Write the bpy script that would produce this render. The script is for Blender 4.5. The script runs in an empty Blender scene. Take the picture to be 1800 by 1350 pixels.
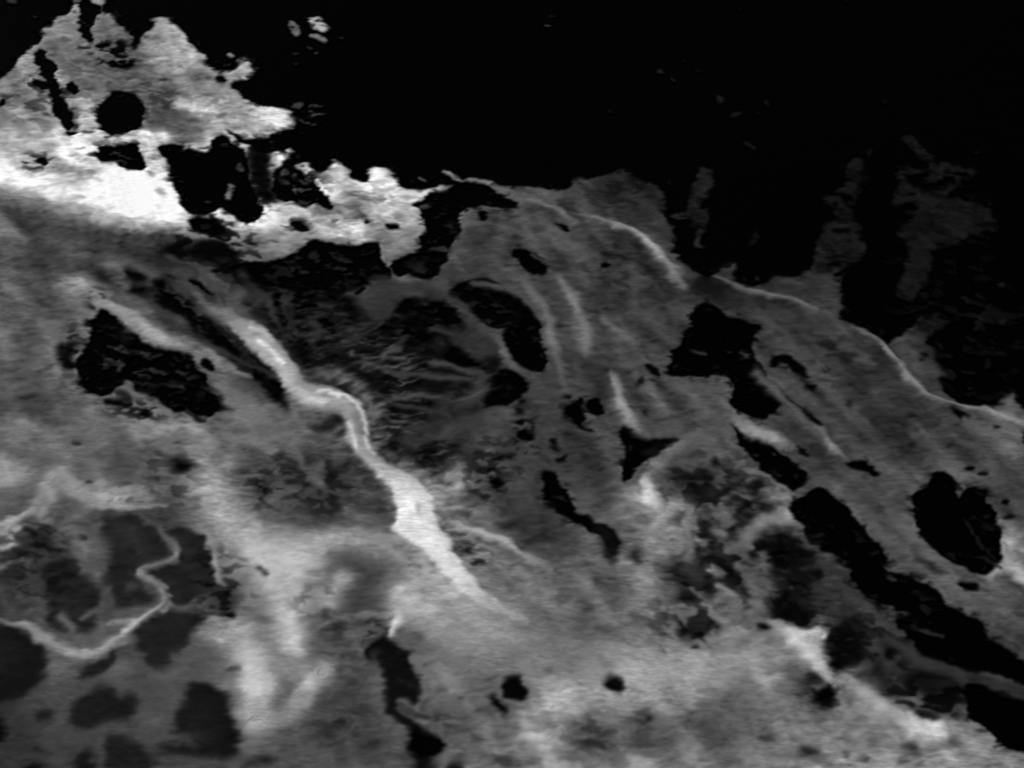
import bpy, math
import numpy as np
from mathutils import Vector

scene = bpy.context.scene
col = scene.collection

# ------------------------------------------------------------------ camera, sky, sun, exposure
TH = math.radians(30.0)            # tilt from straight down
H = 8.0                            # camera height above the water
FOC = 50.0
cam_d = bpy.data.cameras.new('camera'); cam_d.lens = FOC; cam_d.sensor_width = 36.0
cam_d.clip_start = 0.05; cam_d.clip_end = 3000.0
cam = bpy.data.objects.new('camera', cam_d); col.objects.link(cam)
cam.location = (0, -H * math.tan(TH), H)
cam.rotation_euler = (TH, 0, 0)
scene.camera = cam

SUN_EL, SUN_AZ = 48.0, 305.0      # compass style: 0 = +Y, clockwise
world = bpy.data.worlds.new("World"); scene.world = world; world.use_nodes = True
nt = world.node_tree
bg = nt.nodes['Background']
sky = nt.nodes.new('ShaderNodeTexSky'); sky.sky_type = 'NISHITA'; sky.sun_disc = False
sky.sun_elevation = math.radians(SUN_EL); sky.sun_rotation = math.radians(SUN_AZ)
bw = nt.nodes.new('ShaderNodeRGBToBW')            # black and white film: the sky gives neutral light
nt.links.new(sky.outputs['Color'], bw.inputs['Color'])
nt.links.new(bw.outputs['Val'], bg.inputs['Color'])
bg.inputs['Strength'].default_value = 0.05

sun_d = bpy.data.lights.new('sun', 'SUN'); sun_d.energy = 3.85; sun_d.angle = math.radians(0.5)
sun_d.color = (1, 1, 1)
sun = bpy.data.objects.new('sun', sun_d); col.objects.link(sun)
a = math.radians(SUN_AZ); e = math.radians(SUN_EL)
sdir = Vector((math.sin(a) * math.cos(e), math.cos(a) * math.cos(e), math.sin(e)))
sun.rotation_euler = sdir.to_track_quat('Z', 'Y').to_euler()
sun.location = sdir * 30

vs = scene.view_settings
vs.view_transform = 'Standard'; vs.look = 'None'; vs.gamma = 1.0; vs.use_curve_mapping = False
vs.exposure = 0.0

# ------------------------------------------------------------------ where things lie on the water
CELL = 0.0075
X0, X1, Y0, Y1 = -5.0, 5.0, -3.5, 4.4
NX = int((X1 - X0) / CELL) + 1
NY = int((Y1 - Y0) / CELL) + 1
S = 36.0 / FOC / 1800.0

def at(u, v):
    """Point of the water plane (metres) for a place measured on the 1800 x 1350 photograph."""
    x = (u - 900.0) * S; y = -(v - 675.0) * S
    dep = H / (math.cos(TH) - y * math.sin(TH))
    return (dep * x, -H * math.tan(TH) + dep * (math.sin(TH) + y * math.cos(TH)))

gx = X0 + np.arange(NX) * CELL
gy = Y0 + np.arange(NY) * CELL
GX, GY = np.meshgrid(gx, gy)
# the same relation the other way round, so that the hand-read tone table can be interpolated
def back(X, Y):
    py = Y + H * math.tan(TH)
    yy = (py * math.cos(TH) - H * math.sin(TH)) / (py * math.sin(TH) + H * math.cos(TH))
    dep = H / (math.cos(TH) - yy * math.sin(TH))
    return X / dep / S + 900.0, 675.0 - yy / S
GU, GV = back(GX, GY)

# ------------------------------------------------------------------ noise helpers
def spec(seed, sx, sy, ang=0.0, octv=1):
    """Smooth periodic noise, feature size sx by sy cells, unit deviation."""
    rng = np.random.default_rng(seed)
    W = np.fft.rfft2(rng.standard_normal((NY, NX)))
    fy = np.fft.fftfreq(NY)[:, None]; fx = np.fft.rfftfreq(NX)[None, :]
    ca, sa = math.cos(ang), math.sin(ang)
    fa = fx * ca + fy * sa; fb = -fx * sa + fy * ca
    F = 0
    for k in range(octv):
        s = 0.5 ** k
        F = F + np.exp(-2.2 * ((fa * sx * s) ** 2 + (fb * sy * s) ** 2)) * math.sqrt(sx * sy) * s * (0.62 ** k)
    n = np.fft.irfft2(W * F, s=(NY, NX))
    return (n - n.mean()) / n.std()

def box(a, r, axis):
    r = int(r)
    if r < 1: return a
    p = [(0, 0), (0, 0)]; p[axis] = (r + 1, r)
    c = np.cumsum(np.pad(a, p, mode='edge'), axis=axis)
    n = 2 * r + 1
    if axis == 0: return (c[n:] - c[:-n]) / n
    return (c[:, n:] - c[:, :-n]) / n

def blur(a, s):
    for r in ([s * 0.6] * 3 if s >= 1.6 else [1] if s >= 0.8 else []):
        a = box(box(a, round(r), 0), round(r), 1)
    return a

def bilin(A, c, r):
    c = np.clip(c, 0, A.shape[1] - 1.001); r = np.clip(r, 0, A.shape[0] - 1.001)
    ci = c.astype(int); ri = r.astype(int); fc = c - ci; fr = r - ri
    return (A[ri, ci] * (1 - fc) * (1 - fr) + A[ri, ci + 1] * fc * (1 - fr)
            + A[ri + 1, ci] * (1 - fc) * fr + A[ri + 1, ci + 1] * fc * fr)

TILE = {c: ((i % 3) * 600.0, (i // 3) * 450.0) for i, c in enumerate('ABCDEFGHI')}
def px(tile, pts):
    if tile == '-': return [tuple(map(float, p)) for p in pts]
    ox, oy = TILE[tile]
    return [(ox + p[0] / 3.0, oy + p[1] / 3.0) for p in pts]
def cells(pts):
    out = []
    for u, v in pts:
        X, Y = at(u, v)
        out.append(((X - X0) / CELL, (Y - Y0) / CELL))
    return np.array(out)

# ------------------------------------------------------------------ tone table: foam density with light falloff painted in (read every 75 px)
BASE = np.array([
[110,120,138,105,120,130,140,150,150,120,100,80,60,50,40,40,30,25,22,20,18,18,18,18,18],
[120,142,138,112,160,142,140,160,160,120,100,80,60,50,40,40,30,25,22,20,18,18,18,18,18],
[140,150,150,122,140,158,170,190,160,140,100,80,60,50,40,40,30,25,22,20,20,20,20,18,18],
[150,165,200,170,130,170,210,200,180,150,120,90,60,50,45,40,35,30,25,22,20,22,24,22,20],
[180,192,225,240,220,180,150,200,215,215,160,110,75,60,60,45,35,30,25,22,24,24,24,24,20],
[110,120,175,235,235,190,190,190,190,190,150,90,75,70,80,70,45,32,25,22,24,24,34,26,22],
[88,80,70,62,55,85,100,90,80,110,80,75,75,80,75,72,75,50,40,32,34,28,26,22,22],
[95,92,100,90,70,80,90,70,60,72,72,60,70,78,75,70,70,60,68,68,55,30,26,24,22],
[90,100,105,90,90,120,60,55,55,60,60,60,75,72,80,75,70,62,72,76,75,70,28,24,24],
[85,85,100,90,80,90,70,110,60,45,42,60,65,70,80,80,72,75,72,75,76,70,60,45,30],
[100,105,100,102,105,105,105,100,75,60,45,65,70,70,72,80,90,85,80,70,75,72,72,75,100],
[118,105,108,105,95,125,88,75,75,90,110,80,70,72,75,90,100,90,80,75,72,75,75,75,70],
[85,95,90,80,75,130,115,80,85,110,150,115,85,75,100,120,110,95,100,75,75,78,75,70,75],
[62,62,80,70,65,110,140,160,120,118,145,130,108,92,98,112,120,95,80,70,75,78,80,90,120],
[60,74,84,84,84,92,120,145,95,92,145,150,128,105,105,118,125,110,95,80,60,62,70,85,85],
[66,84,84,78,82,92,130,120,95,90,118,138,122,105,108,120,125,120,130,120,80,55,52,65,70],
[52,72,72,72,78,86,130,105,85,90,105,112,112,120,140,145,140,128,125,120,120,70,50,50,50],
[52,62,66,68,72,78,110,90,80,88,100,105,115,140,118,130,115,110,115,120,125,130,120,100,60],
[48,54,60,62,66,72,88,84,82,90,100,105,120,132,125,140,130,130,130,140,140,145,140,140,130]], float)

def cubic(A, c, r):
    """Catmull-Rom interpolation with clamped ends."""
    c = np.clip(c, 0, A.shape[1] - 1.0001); r = np.clip(r, 0, A.shape[0] - 1.0001)
    P = np.pad(A, 1, mode='edge')
    ci = c.astype(int); ri = r.astype(int); fc = c - ci; fr = r - ri
    def w(t): return (-.5*t+t*t-.5*t**3, 1-2.5*t*t+1.5*t**3, .5*t+2*t*t-1.5*t**3, -.5*t*t+.5*t**3)
    wc, wr = w(fc), w(fr)
    out = 0
    for j in range(4):
        for i in range(4):
            out = out + P[ri + j, ci + i] * wc[i] * wr[j]
    return out

base = cubic(BASE, GU / 75.0, GV / 75.0)
T = base.copy()

# ------------------------------------------------------------------ painting operations on the tone field
def mask_poly(pts, soft):
    P = cells(pts); m = int(soft * 3 + 3)
    c0 = max(0, int(P[:, 0].min()) - m); c1 = min(NX, int(P[:, 0].max()) + m + 2)
    r0 = max(0, int(P[:, 1].min()) - m); r1 = min(NY, int(P[:, 1].max()) + m + 2)
    if c1 <= c0 or r1 <= r0: return None
    cx = np.arange(c0, c1)[None, :].astype(float); cy = np.arange(r0, r1)[:, None].astype(float)
    ins = np.zeros((r1 - r0, c1 - c0), bool)
    for k in range(len(P)):
        xa, ya = P[k]; xb, yb = P[(k + 1) % len(P)]
        if ya == yb: continue
        hit = ((cy >= min(ya, yb)) & (cy < max(ya, yb)))
        ins ^= hit & (cx < xa + (cy - ya) * (xb - xa) / (yb - ya))
    return slice(r0, r1), slice(c0, c1), blur(ins.astype(float), soft)

def smooth(pts, n=2):
    P = np.array(pts, float)
    for _ in range(n):                     # Chaikin corner cutting
        Q = np.roll(P, -1, 0)
        P = np.stack([P * .75 + Q * .25, P * .25 + Q * .75], 1).reshape(-1, 2)
    return [tuple(p) for p in P]

def region(tile, v, pts, soft=2.0, curve=1):
    """lay value v (None: the table's own foam) inside an outline"""
    r = mask_poly(smooth(px(tile, pts), curve), soft)
    if r is None: return
    ys, xs, m = r
    t = base[ys, xs] if v is None else v
    T[ys, xs] += (t - T[ys, xs]) * m

def plume(pts, w, v):
    """a soft drift of lighter or darker foam tone: a wide gaussian stroke, also part of the table"""
    L = along('-', pts, w, v)
    sc = 3.7e-3 / CELL * 1.03
    m = int(L[:, 2].max() * sc * 2.4) + 4
    c0 = max(0, int(L[:, 0].min()) - m); c1 = min(NX, int(L[:, 0].max()) + m)
    r0 = max(0, int(L[:, 1].min()) - m); r1 = min(NY, int(L[:, 1].max()) + m)
    if c1 <= c0 or r1 <= r0: return
    cx, cy = np.meshgrid(np.arange(c0, c1, dtype=float), np.arange(r0, r1, dtype=float))
    num = np.zeros(cx.shape); den = np.zeros(cx.shape); top = np.zeros(cx.shape)
    for k in range(len(L)):
        g = np.exp(-((cx - L[k, 0]) ** 2 + (cy - L[k, 1]) ** 2) / (L[k, 2] * sc) ** 2)
        num += g * L[k, 3]; den += g; top = np.maximum(top, g)
    k = np.clip(top, 0, 1) * 0.95
    for A in (T, base):
        A[r0:r1, c0:c1] += (num / (den + 1e-9) - A[r0:r1, c0:c1]) * k

def spot(tile, cx, cy, rx, ry, v, soft=None, ang=0.0):
    n = 14; q = math.radians(ang); pts = []
    for k in range(n):
        t = 2 * math.pi * k / n
        x, y = rx * math.cos(t), ry * math.sin(t)
        pts.append((cx + x * math.cos(q) - y * math.sin(q), cy + x * math.sin(q) + y * math.cos(q)))
    region(tile, v, pts, soft if soft is not None else max(1.5, min(rx, ry) * 0.09), 0)

RID = np.zeros((NY, NX)); HGT = np.zeros((NY, NX)); OWN = np.zeros((NY, NX), np.int16); OWNV = np.zeros((NY, NX))
def along(tile, pts, w, v):
    P = cells(px(tile, pts)); n = len(P)
    w = np.array(w if hasattr(w, '__len__') else [w] * n, float)
    v = np.array(v if hasattr(v, '__len__') else [v] * n, float)
    if len(w) != n: w = np.interp(np.linspace(0, 1, n), np.linspace(0, 1, len(w)), w)
    if len(v) != n: v = np.interp(np.linspace(0, 1, n), np.linspace(0, 1, len(v)), v)
    # Catmull-Rom resample
    out = []
    for k in range(n - 1):
        p0, p1, p2, p3 = P[max(k-1, 0)], P[k], P[k+1], P[min(k+2, n-1)]
        for t in (0, .25, .5, .75):
            q = .5 * (2*p1 + (p2-p0)*t + (2*p0-5*p1+4*p2-p3)*t*t + (3*p1-p0-3*p2+p3)*t**3)
            out.append((q[0], q[1], w[k] + (w[k+1]-w[k])*t, v[k] + (v[k+1]-v[k])*t))
    out.append((P[-1, 0], P[-1, 1], w[-1], v[-1]))
    return np.array(out)

def ridge(tile, pts, w, v, p=2.6, h=0.03, own=0, mode='mix', fade=True):
    """a swelling of foam along a line; w half width in photo px, v value at the crest, h height in metres"""
    L = along(tile, pts, w, v)
    rg = np.random.default_rng(int(abs(L[0, 0] * 7 + L[0, 1] * 13)) % 99991)
    kk = np.arange(len(L)); jit = lambda f: sum(np.sin(kk * f * q + rg.uniform(0, 6.3)) for q in (1, 1.7, 2.9)) / 3
    L[:, 2] *= 1 + 0.2 * jit(.5); L[:, 3] *= 1 + 0.09 * jit(.4); L[:, 0] += 0.5 * jit(.45); L[:, 1] += 0.4 * jit(.5)
    sc = 3.7e-3 / CELL * 1.03            # photo px -> cells (about 3.7 mm of water each)
    m = int(L[:, 2].max() * sc * 2.6) + 4
    c0 = max(0, int(L[:, 0].min()) - m); c1 = min(NX, int(L[:, 0].max()) + m)
    r0 = max(0, int(L[:, 1].min()) - m); r1 = min(NY, int(L[:, 1].max()) + m)
    if c1 <= c0 or r1 <= r0: return
    cx, cy = np.meshgrid(np.arange(c0, c1, dtype=float), np.arange(r0, r1, dtype=float))
    best = np.full(cx.shape, 1e9); bv = np.zeros(cx.shape); bd = np.zeros(cx.shape); nseg = len(L) - 1
    for k in range(len(L) - 1):
        ax, ay, aw, av = L[k]; bx, by, bw_, bv_ = L[k + 1]
        dx, dy = bx - ax, by - ay; l2 = dx*dx + dy*dy + 1e-9
        t = np.clip(((cx-ax)*dx + (cy-ay)*dy) / l2, 0, 1)
        d = np.hypot(cx - ax - t*dx, cy - ay - t*dy) / ((aw + (bw_-aw)*t) * sc)
        s = d < best
        best[s] = d[s]; bv[s] = (av + (bv_-av)*t)[s]; bd[s] = ((k + t) / nseg)[s]
    k = np.exp(-best ** p)
    ys, xs = slice(r0, r1), slice(c0, c1)
    if mode == 'mix': T[ys, xs] += (bv - T[ys, xs]) * k
    else: T[ys, xs] = np.maximum(T[ys, xs], T[ys, xs] + (bv - T[ys, xs]) * k)
    RID[ys, xs] = np.maximum(RID[ys, xs], k)
    HGT[ys, xs] = np.maximum(HGT[ys, xs], h * 0.6 * np.exp(-(best * 0.85) ** 2.0) * np.sin(np.pi * np.clip(bd, 0, 1)) ** 0.8)
    if own:
        o = (k > 0.42) & (k > OWNV[ys, xs])
        OWN[ys, xs][o] = own; OWNV[ys, xs][o] = k[o]

def blob(tile, cx, cy, rx, ry, amp, ang=0.0):
    (u, v), = px(tile, [(cx, cy)])
    if tile != '-': rx, ry = rx / 3.0, ry / 3.0
    q = math.radians(ang)
    dx, dy = GU - u, GV - v
    a_ = (dx * math.cos(q) + dy * math.sin(q)) / rx; b_ = (-dx * math.sin(q) + dy * math.cos(q)) / ry
    T[:] += amp * np.exp(-(a_*a_ + b_*b_))
    base[:] += amp * np.exp(-(a_*a_ + b_*b_))

# ---- broad lighter and darker patches of the sheet
for b in [('A',870,310,110,80,35),('A',500,380,170,60,-15,20),('A',900,620,200,70,-35),('A',1120,570,160,50,20),
          ('A',1480,620,90,60,25),('A',420,790,130,90,35),('A',800,730,150,40,45),('A',750,1030,280,90,40,20),
          ('A',30,740,120,60,20),('A',420,940,150,40,-25,15),('A',120,900,120,60,-15),('A',160,1180,260,60,-35,15),
          ('A',60,1230,60,100,25,-40),('B',60,1090,140,40,-35),('B',80,1220,90,50,40),('B',230,960,60,60,15),
          ('A',1600,880,60,30,40),('A',1500,840,60,60,20),('A',1680,1160,120,40,35,15),('A',1420,1150,50,50,55),
          ('A',1350,1240,150,50,-15),('A',960,690,90,60,-40),
          ('D',400,165,110,40,40,10),('D',660,80,170,60,28,25),('D',60,1110,90,80,35),
          ('D',640,1260,90,50,45),('D',790,1250,90,40,45),('D',380,1200,110,35,35,40),
          ('D',1000,920,200,40,25,10),('D',650,1120,90,150,-18),('D',250,800,160,60,-18),('D',480,830,60,60,15),
          ('D',400,1080,200,50,-10),('D',170,600,170,120,8),('D',60,480,100,200,6),
          ('G',50,180,50,30,50),('G',50,90,60,20,65,-20),('G',440,190,50,60,35),
          
          ('G',1460,830,160,50,20,20),('G',340,820,110,60,18),('G',640,820,70,50,18),
          ('G',780,1130,110,70,12),('G',1130,680,90,50,35,30),('G',1240,600,50,40,45),('G',1180,690,30,14,60),
          ('G',1440,950,70,60,-35),('G',1660,1000,120,60,-20),
          ('H',1080,1190,70,60,35),('H',1180,930,110,50,25),('H',90,330,170,120,-22),
          ('H',480,300,40,40,-25),('H',350,220,60,30,-25,30),('H',40,420,220,90,-12),('H',520,700,200,110,-10),
          ('H',620,520,220,90,22,30),('H',340,560,60,80,35),('H',900,670,80,30,25,10),('H',1550,830,170,70,20,15),
          ('H',1150,250,120,60,-12),('H',1100,130,200,60,-15),('H',1400,450,140,80,-12),('H',1360,650,160,40,-8),
          ('H',1640,180,70,220,18,10),('H',1300,1130,200,90,-22),('H',680,1000,220,180,-12),('H',100,1200,160,140,-12),
          ('I',60,840,160,90,32),('I',420,850,220,50,14),('I',600,880,70,110,-22),('I',380,980,330,90,-28,10),
          ('I',150,1180,260,90,-10),('I',30,1060,60,40,25),('I',480,40,70,90,40),('I',1730,150,50,60,45),
          ('I',40,80,50,130,22),('I',30,340,40,100,25),('I',950,880,70,50,20),('I',680,1290,200,50,-22),
          ('I',1080,1180,70,60,-12),('I',950,1250,50,80,-8),
          ('E',1280,60,90,80,8),('E',1500,480,120,120,-6),('E',1650,770,180,90,12,20),('E',800,860,130,90,12),
          ('E',700,1180,160,90,25),('E',660,1260,60,80,40),('E',850,1060,110,60,-14),('E',1250,1240,220,60,-10),
          ('E',1560,1290,160,60,25),('E',1650,1080,100,50,14),('E',1180,960,110,60,6),('E',1640,560,80,80,12),
          ('F',80,760,130,100,6),('F',1040,540,60,100,-18,30),('F',900,680,150,60,-6),('F',1250,1180,120,60,8),
          ('F',1020,1050,80,80,10),('F',430,1270,120,60,45),('F',520,1330,90,60,45),('F',60,1020,160,80,-5),
          ('F',30,1280,60,50,40),('F',1740,770,60,50,35),('F',1230,560,60,80,14,50),('F',100,120,60,60,-18),('F',430,240,120,40,-12,20),
          ('-',150,395,130,30,-14,15),('-',270,420,90,30,-16),('-',1110,335,70,32,-26,25),('-',1300,600,700,300,-5),
          ('-',1090,470,160,90,-9),('-',1420,600,160,70,-9,35),('-',1560,760,150,70,-6,40),('-',1240,515,60,26,-22),('-',520,1010,90,50,-24),
          ('-',1300,1190,150,60,26),('-',950,1130,160,60,10),('-',1020,930,120,60,-14),('-',780,700,120,100,-10),('-',880,860,80,90,-8),
          ('-',1180,740,60,40,-4),('-',1400,1270,180,60,10),('-',1100,1250,80,50,12),('-',1520,1000,40,50,-10),('-',1500,1080,40,50,-18),
          ('B',1480,1000,130,70,-12),('B',1650,1200,60,80,14),('B',1340,1260,150,60,-8),('B',1080,1010,90,40,18),
          ('B',700,1250,120,60,-14),('B',1390,1160,120,30,10,25)]:
    blob(*b)

for p in [
 ([(585,990),(620,1010),(660,1030),(650,1060),(590,1090)], 40, 78), ([(490,810),(540,830),(590,860),(570,900)], 44, 74), ([(640,870),(660,900)], 34, 84),
 ([(0,790),(40,800),(80,830)], 14, 96), ([(130,820),(170,870)], 22, 100), ([(230,790),(250,840)], 20, 95), ([(430,830),(450,880)], 20, 88),
 ([(345,790),(362,830),(385,880),(415,930),(450,970),(485,1000)], [18,24,26,28,34,36], [135,158,158,176,182,182]),
 ([(500,990),(530,985),(560,960)], [40,42,26], [184,182,160]), ([(575,955),(630,950),(690,968),(740,1000),(790,1050)], [18,20,22,24,24], [158,150,148,156,168]),
 ([(500,1020),(505,1060),(510,1100),(516,1142)], [40,30,24,20], [178,178,184,200]), ([(600,1020),(575,1060)], 20, 160),
 ([(375,1095),(400,1115),(430,1110)], [14,18,16], [140,170,160]), ([(430,1140),(446,1180),(454,1230),(450,1270)], [18,22,22,18], [168,192,188,150]),
 ([(470,1170),(500,1185),(530,1180)], 14, 150), ([(570,1180),(545,1215),(515,1250),(480,1270)], [16,18,16,14], [158,170,140,130]), ([(495,1215),(520,1205)], 12, 110),
 ([(705,1050),(740,1060),(790,1080),(850,1110)], [30,40,40,30], [168,160,156,146]), ([(610,1110),(650,1105),(680,1095)], 12, 92),
 ([(900,1180),(940,1160),(1000,1160)], 26, 122), ([(1138,850),(1150,880),(1166,905)], [9,13,11], [160,175,150]), ([(950,1255),(985,1240),(1000,1265),(960,1295)], [26,34,32,28], [170,180,172,165]),
 ([(930,1320),(960,1340)], 24, 150), ([(1060,1155),(1110,1150),(1180,1170),(1240,1185),(1330,1190)], [20,28,34,34,26], [138,150,160,158,138]),
 ([(1150,900),(1168,940),(1178,980),(1172,1020),(1150,1070),(1100,1110)], [10,18,20,22,24,24], [108,116,120,116,116,116]), ([(1040,940),(1070,965)], 34, 114),
 ([(1300,1250),(1240,1270),(1150,1290)], 40, 98), ([(1030,1290),(1080,1300),(1130,1290)], 28, 88), ([(1200,1230),(1140,1215)], 26, 150),
 ([(0,765),(45,748),(85,765),(125,800)], [14,18,16,14], [128,130,128,118]), ([(10,825),(32,838)], [22,22], [158,148]),
 ([(98,838),(86,868),(74,905)], [17,17,15], [158,165,168]), ([(110,845),(150,872),(200,872),(260,868)], [12,12,18,14], [138,138,150,135]), ([(170,850),(210,870)], 14, 135),
 ([(245,765),(290,748),(330,750),(370,780),(395,815)], [18,20,20,22,18], [122,128,132,126,112]), ([(120,505),(150,508),(180,525)], [14,16,12], [138,140,130]),
 ([(0,395),(25,415),(55,432)], [8,9,8], [108,110,98]), ([(60,430),(110,440),(150,455)], 10, 92), ([(200,470),(240,485),(265,488)], [14,18,14], [92,104,92]),
 ([(100,640),(150,670),(180,700)], [16,18,14], [112,118,120]), ([(0,720),(60,715),(140,725)], 16, 82), ([(40,600),(30,660)], 26, 90),
 ([(60,400),(130,410),(220,420),(300,425)], [14,16,18,16], [80,72,66,56]), ([(0,655),(50,680)], 18, 92),
 ([(430,395),(480,380),(540,395),(600,410),(640,412)], [14,14,16,16,12], [228,212,205,232,225]), ([(480,420),(450,440)], 16, 120), ([(640,355),(600,370),(560,365)], 14, 140),
 ([(680,420),(720,430)], 20, 118), ([(300,100),(290,115)], [20,18], [180,178]), ([(200,200),(170,225)], 14, 168), ([(300,215),(340,232),(320,250)], 18, 112),
 ([(140,150),(200,165),(250,150)], 18, 112), ([(300,160),(260,175),(230,165)], 14, 120), ([(320,185),(370,195),(430,205)], [14,16,16], [192,205,210]), ([(470,210),(500,215)], [14,10], [225,215]),
 ([(20,175),(60,190)], 16, 120), ([(100,130),(120,160)], 10, 165), ([(105,240),(140,255),(165,275)], [14,20,16], [255,275,262]), ([(200,310),(250,330),(300,365)], [22,26,18], [275,280,275]),
 ([(-20,305),(30,322),(90,335),(150,350)], [22,24,24,22], [232,225,232,245]), ([(0,255),(40,280),(90,290)], 14, 172), ([(160,345),(230,365),(300,380)], [16,16,12], [262,275,272]), ([(255,240),(290,242)], [10,10], [248,240]), ([(100,300),(160,310)], 12, 168), ([(40,270),(70,280)], 14, 165),
 ([(1000,1040),(1040,1060)], 40, 108), ([(870,1010),(930,1060)], 34, 116), ([(1560,1290),(1640,1310),(1720,1330)], 24, 140), ([(1480,1230),(1540,1270)], 18, 136),
 ([(1180,860),(1240,840),(1300,850)], 26, 78), ([(1280,900),(1300,950),(1310,1000)], 30, 82), ([(1200,1040),(1220,1100)], 34, 84), ([(1340,870),(1370,895)], 20, 128),
 ([(1340,1040),(1400,1090)], 26, 92), ([(1400,1180),(1420,1220)], 20, 90), ([(1520,1190),(1580,1210)], 22, 66), ([(1580,1030),(1520,1050)], 24, 66), ([(1240,770),(1180,800)], 20, 104),
 ([(1500,620),(1560,680),(1600,740)], 24, 52), ([(1380,600),(1450,660),(1520,740)], 16, 76), ([(1440,570),(1500,610)], 22, 66), ([(1620,760),(1680,800)], 20, 74), ([(1560,820),(1600,850)], 18, 76),
 ([(1120,470),(1110,540),(1130,600)], 14, 72), ([(1070,450),(1060,520)], 18, 54), ([(1150,480),(1170,520)], 12, 48), ([(1040,640),(1060,700)], 16, 56), ([(960,520),(1000,640)], 8, 58),
 ([(960,700),(1000,760),(1040,820),(1060,880)], 22, 60), ([(860,770),(850,830),(830,880)], 20, 78), ([(900,850),(930,920)], 26, 64), ([(1180,700),(1220,720)], 24, 84), ([(1000,880),(1020,920)], 20, 78),
 ([(1500,1000),(1530,1080),(1600,1160),(1670,1225)], 34, 48), ([(1440,1000),(1450,1050)], 26, 46), ([(820,420),(850,470)], 24, 56), ([(900,420),(880,480)], 14, 62), ([(1090,330),(1130,370)], 24, 44),
]:
    plume(*p)

# ---- open black water: the whole upper right, then every opening in the sheet
SEA = [(-900,-700),(1,-200),(128,0),(125,20),(115,32),(99,33),(97,50),(75,50),(71,62),(77,80),(62,84),(50,88),(38,103),(27,120),(10,132),(0,143),(-60,175),(-260,190),(-1200,160),(-1200,-700)]
region('-', 0, SEA, 1.8)
SEA2 = [(181,-400),(190,5),(180,12),(177,26),(200,28),(207,37),(215,47),(228,58),(235,72),(233,92),(237,92),(243,83),(247,68),(263,60),(277,50),(277,42),(258,38),(263,36),(300,36),(313,47),(323,63),(330,77),(353,93),(362,103),(367,117),(377,128),(403,129),(420,125),(418,110),(430,103),(442,110),(443,127),(447,133),(433,142),(413,145),(405,148),(405,158),(420,167),(433,180),(460,187),(480,190),(520,197),(518,217),(520,227),(500,233),(467,237),(483,247),(517,263),(513,277),(500,290),(520,287),(540,287),(547,297),(567,302),(580,293),(592,283),(603,285),(612,300),(617,310),(630,315),(650,321),(643,298),(670,293),(687,298),(697,313),(705,328),(717,332),(747,333),(757,326),(800,328),(820,312),(847,313),(877,323),(897,328),(917,323),(950,323),(977,333),(1000,328),(1006,318),(1017,313),(1067,307),(1085,299),(1100,298),(1117,302),(1133,317),(1160,330),(1170,343),(1167,360),(1173,383),(1183,407),(1188,450),(1205,468),(1222,480),(1237,492),(1257,488),(1267,470),(1293,462),(1292,480),(1285,493),(1310,505),(1333,505),(1350,497),(1367,488),(1400,493),(1417,477),(1430,457),(1433,450),(1425,440),(1447,418),(1440,400),(1500,390),(1523,440),(1510,452),(1473,477),(1483,487),(1475,513),(1483,533),(1483,550),(1467,557),(1490,573),(1520,583),(1553,602),(1580,593),(1600,577),(1630,550),(1647,547),(1667,560),(1663,573),(1640,587),(1620,600),(1637,610),(1650,643),(1680,667),(1643,663),(1683,710),(1710,715),(1740,717),(1767,697),(1780,687),(1790,700),(1800,723),(1860,720),(2200,760),(3200,700),(3200,-900),(181,-900)]
region('-', 0, SEA2, 1.6)

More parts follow.
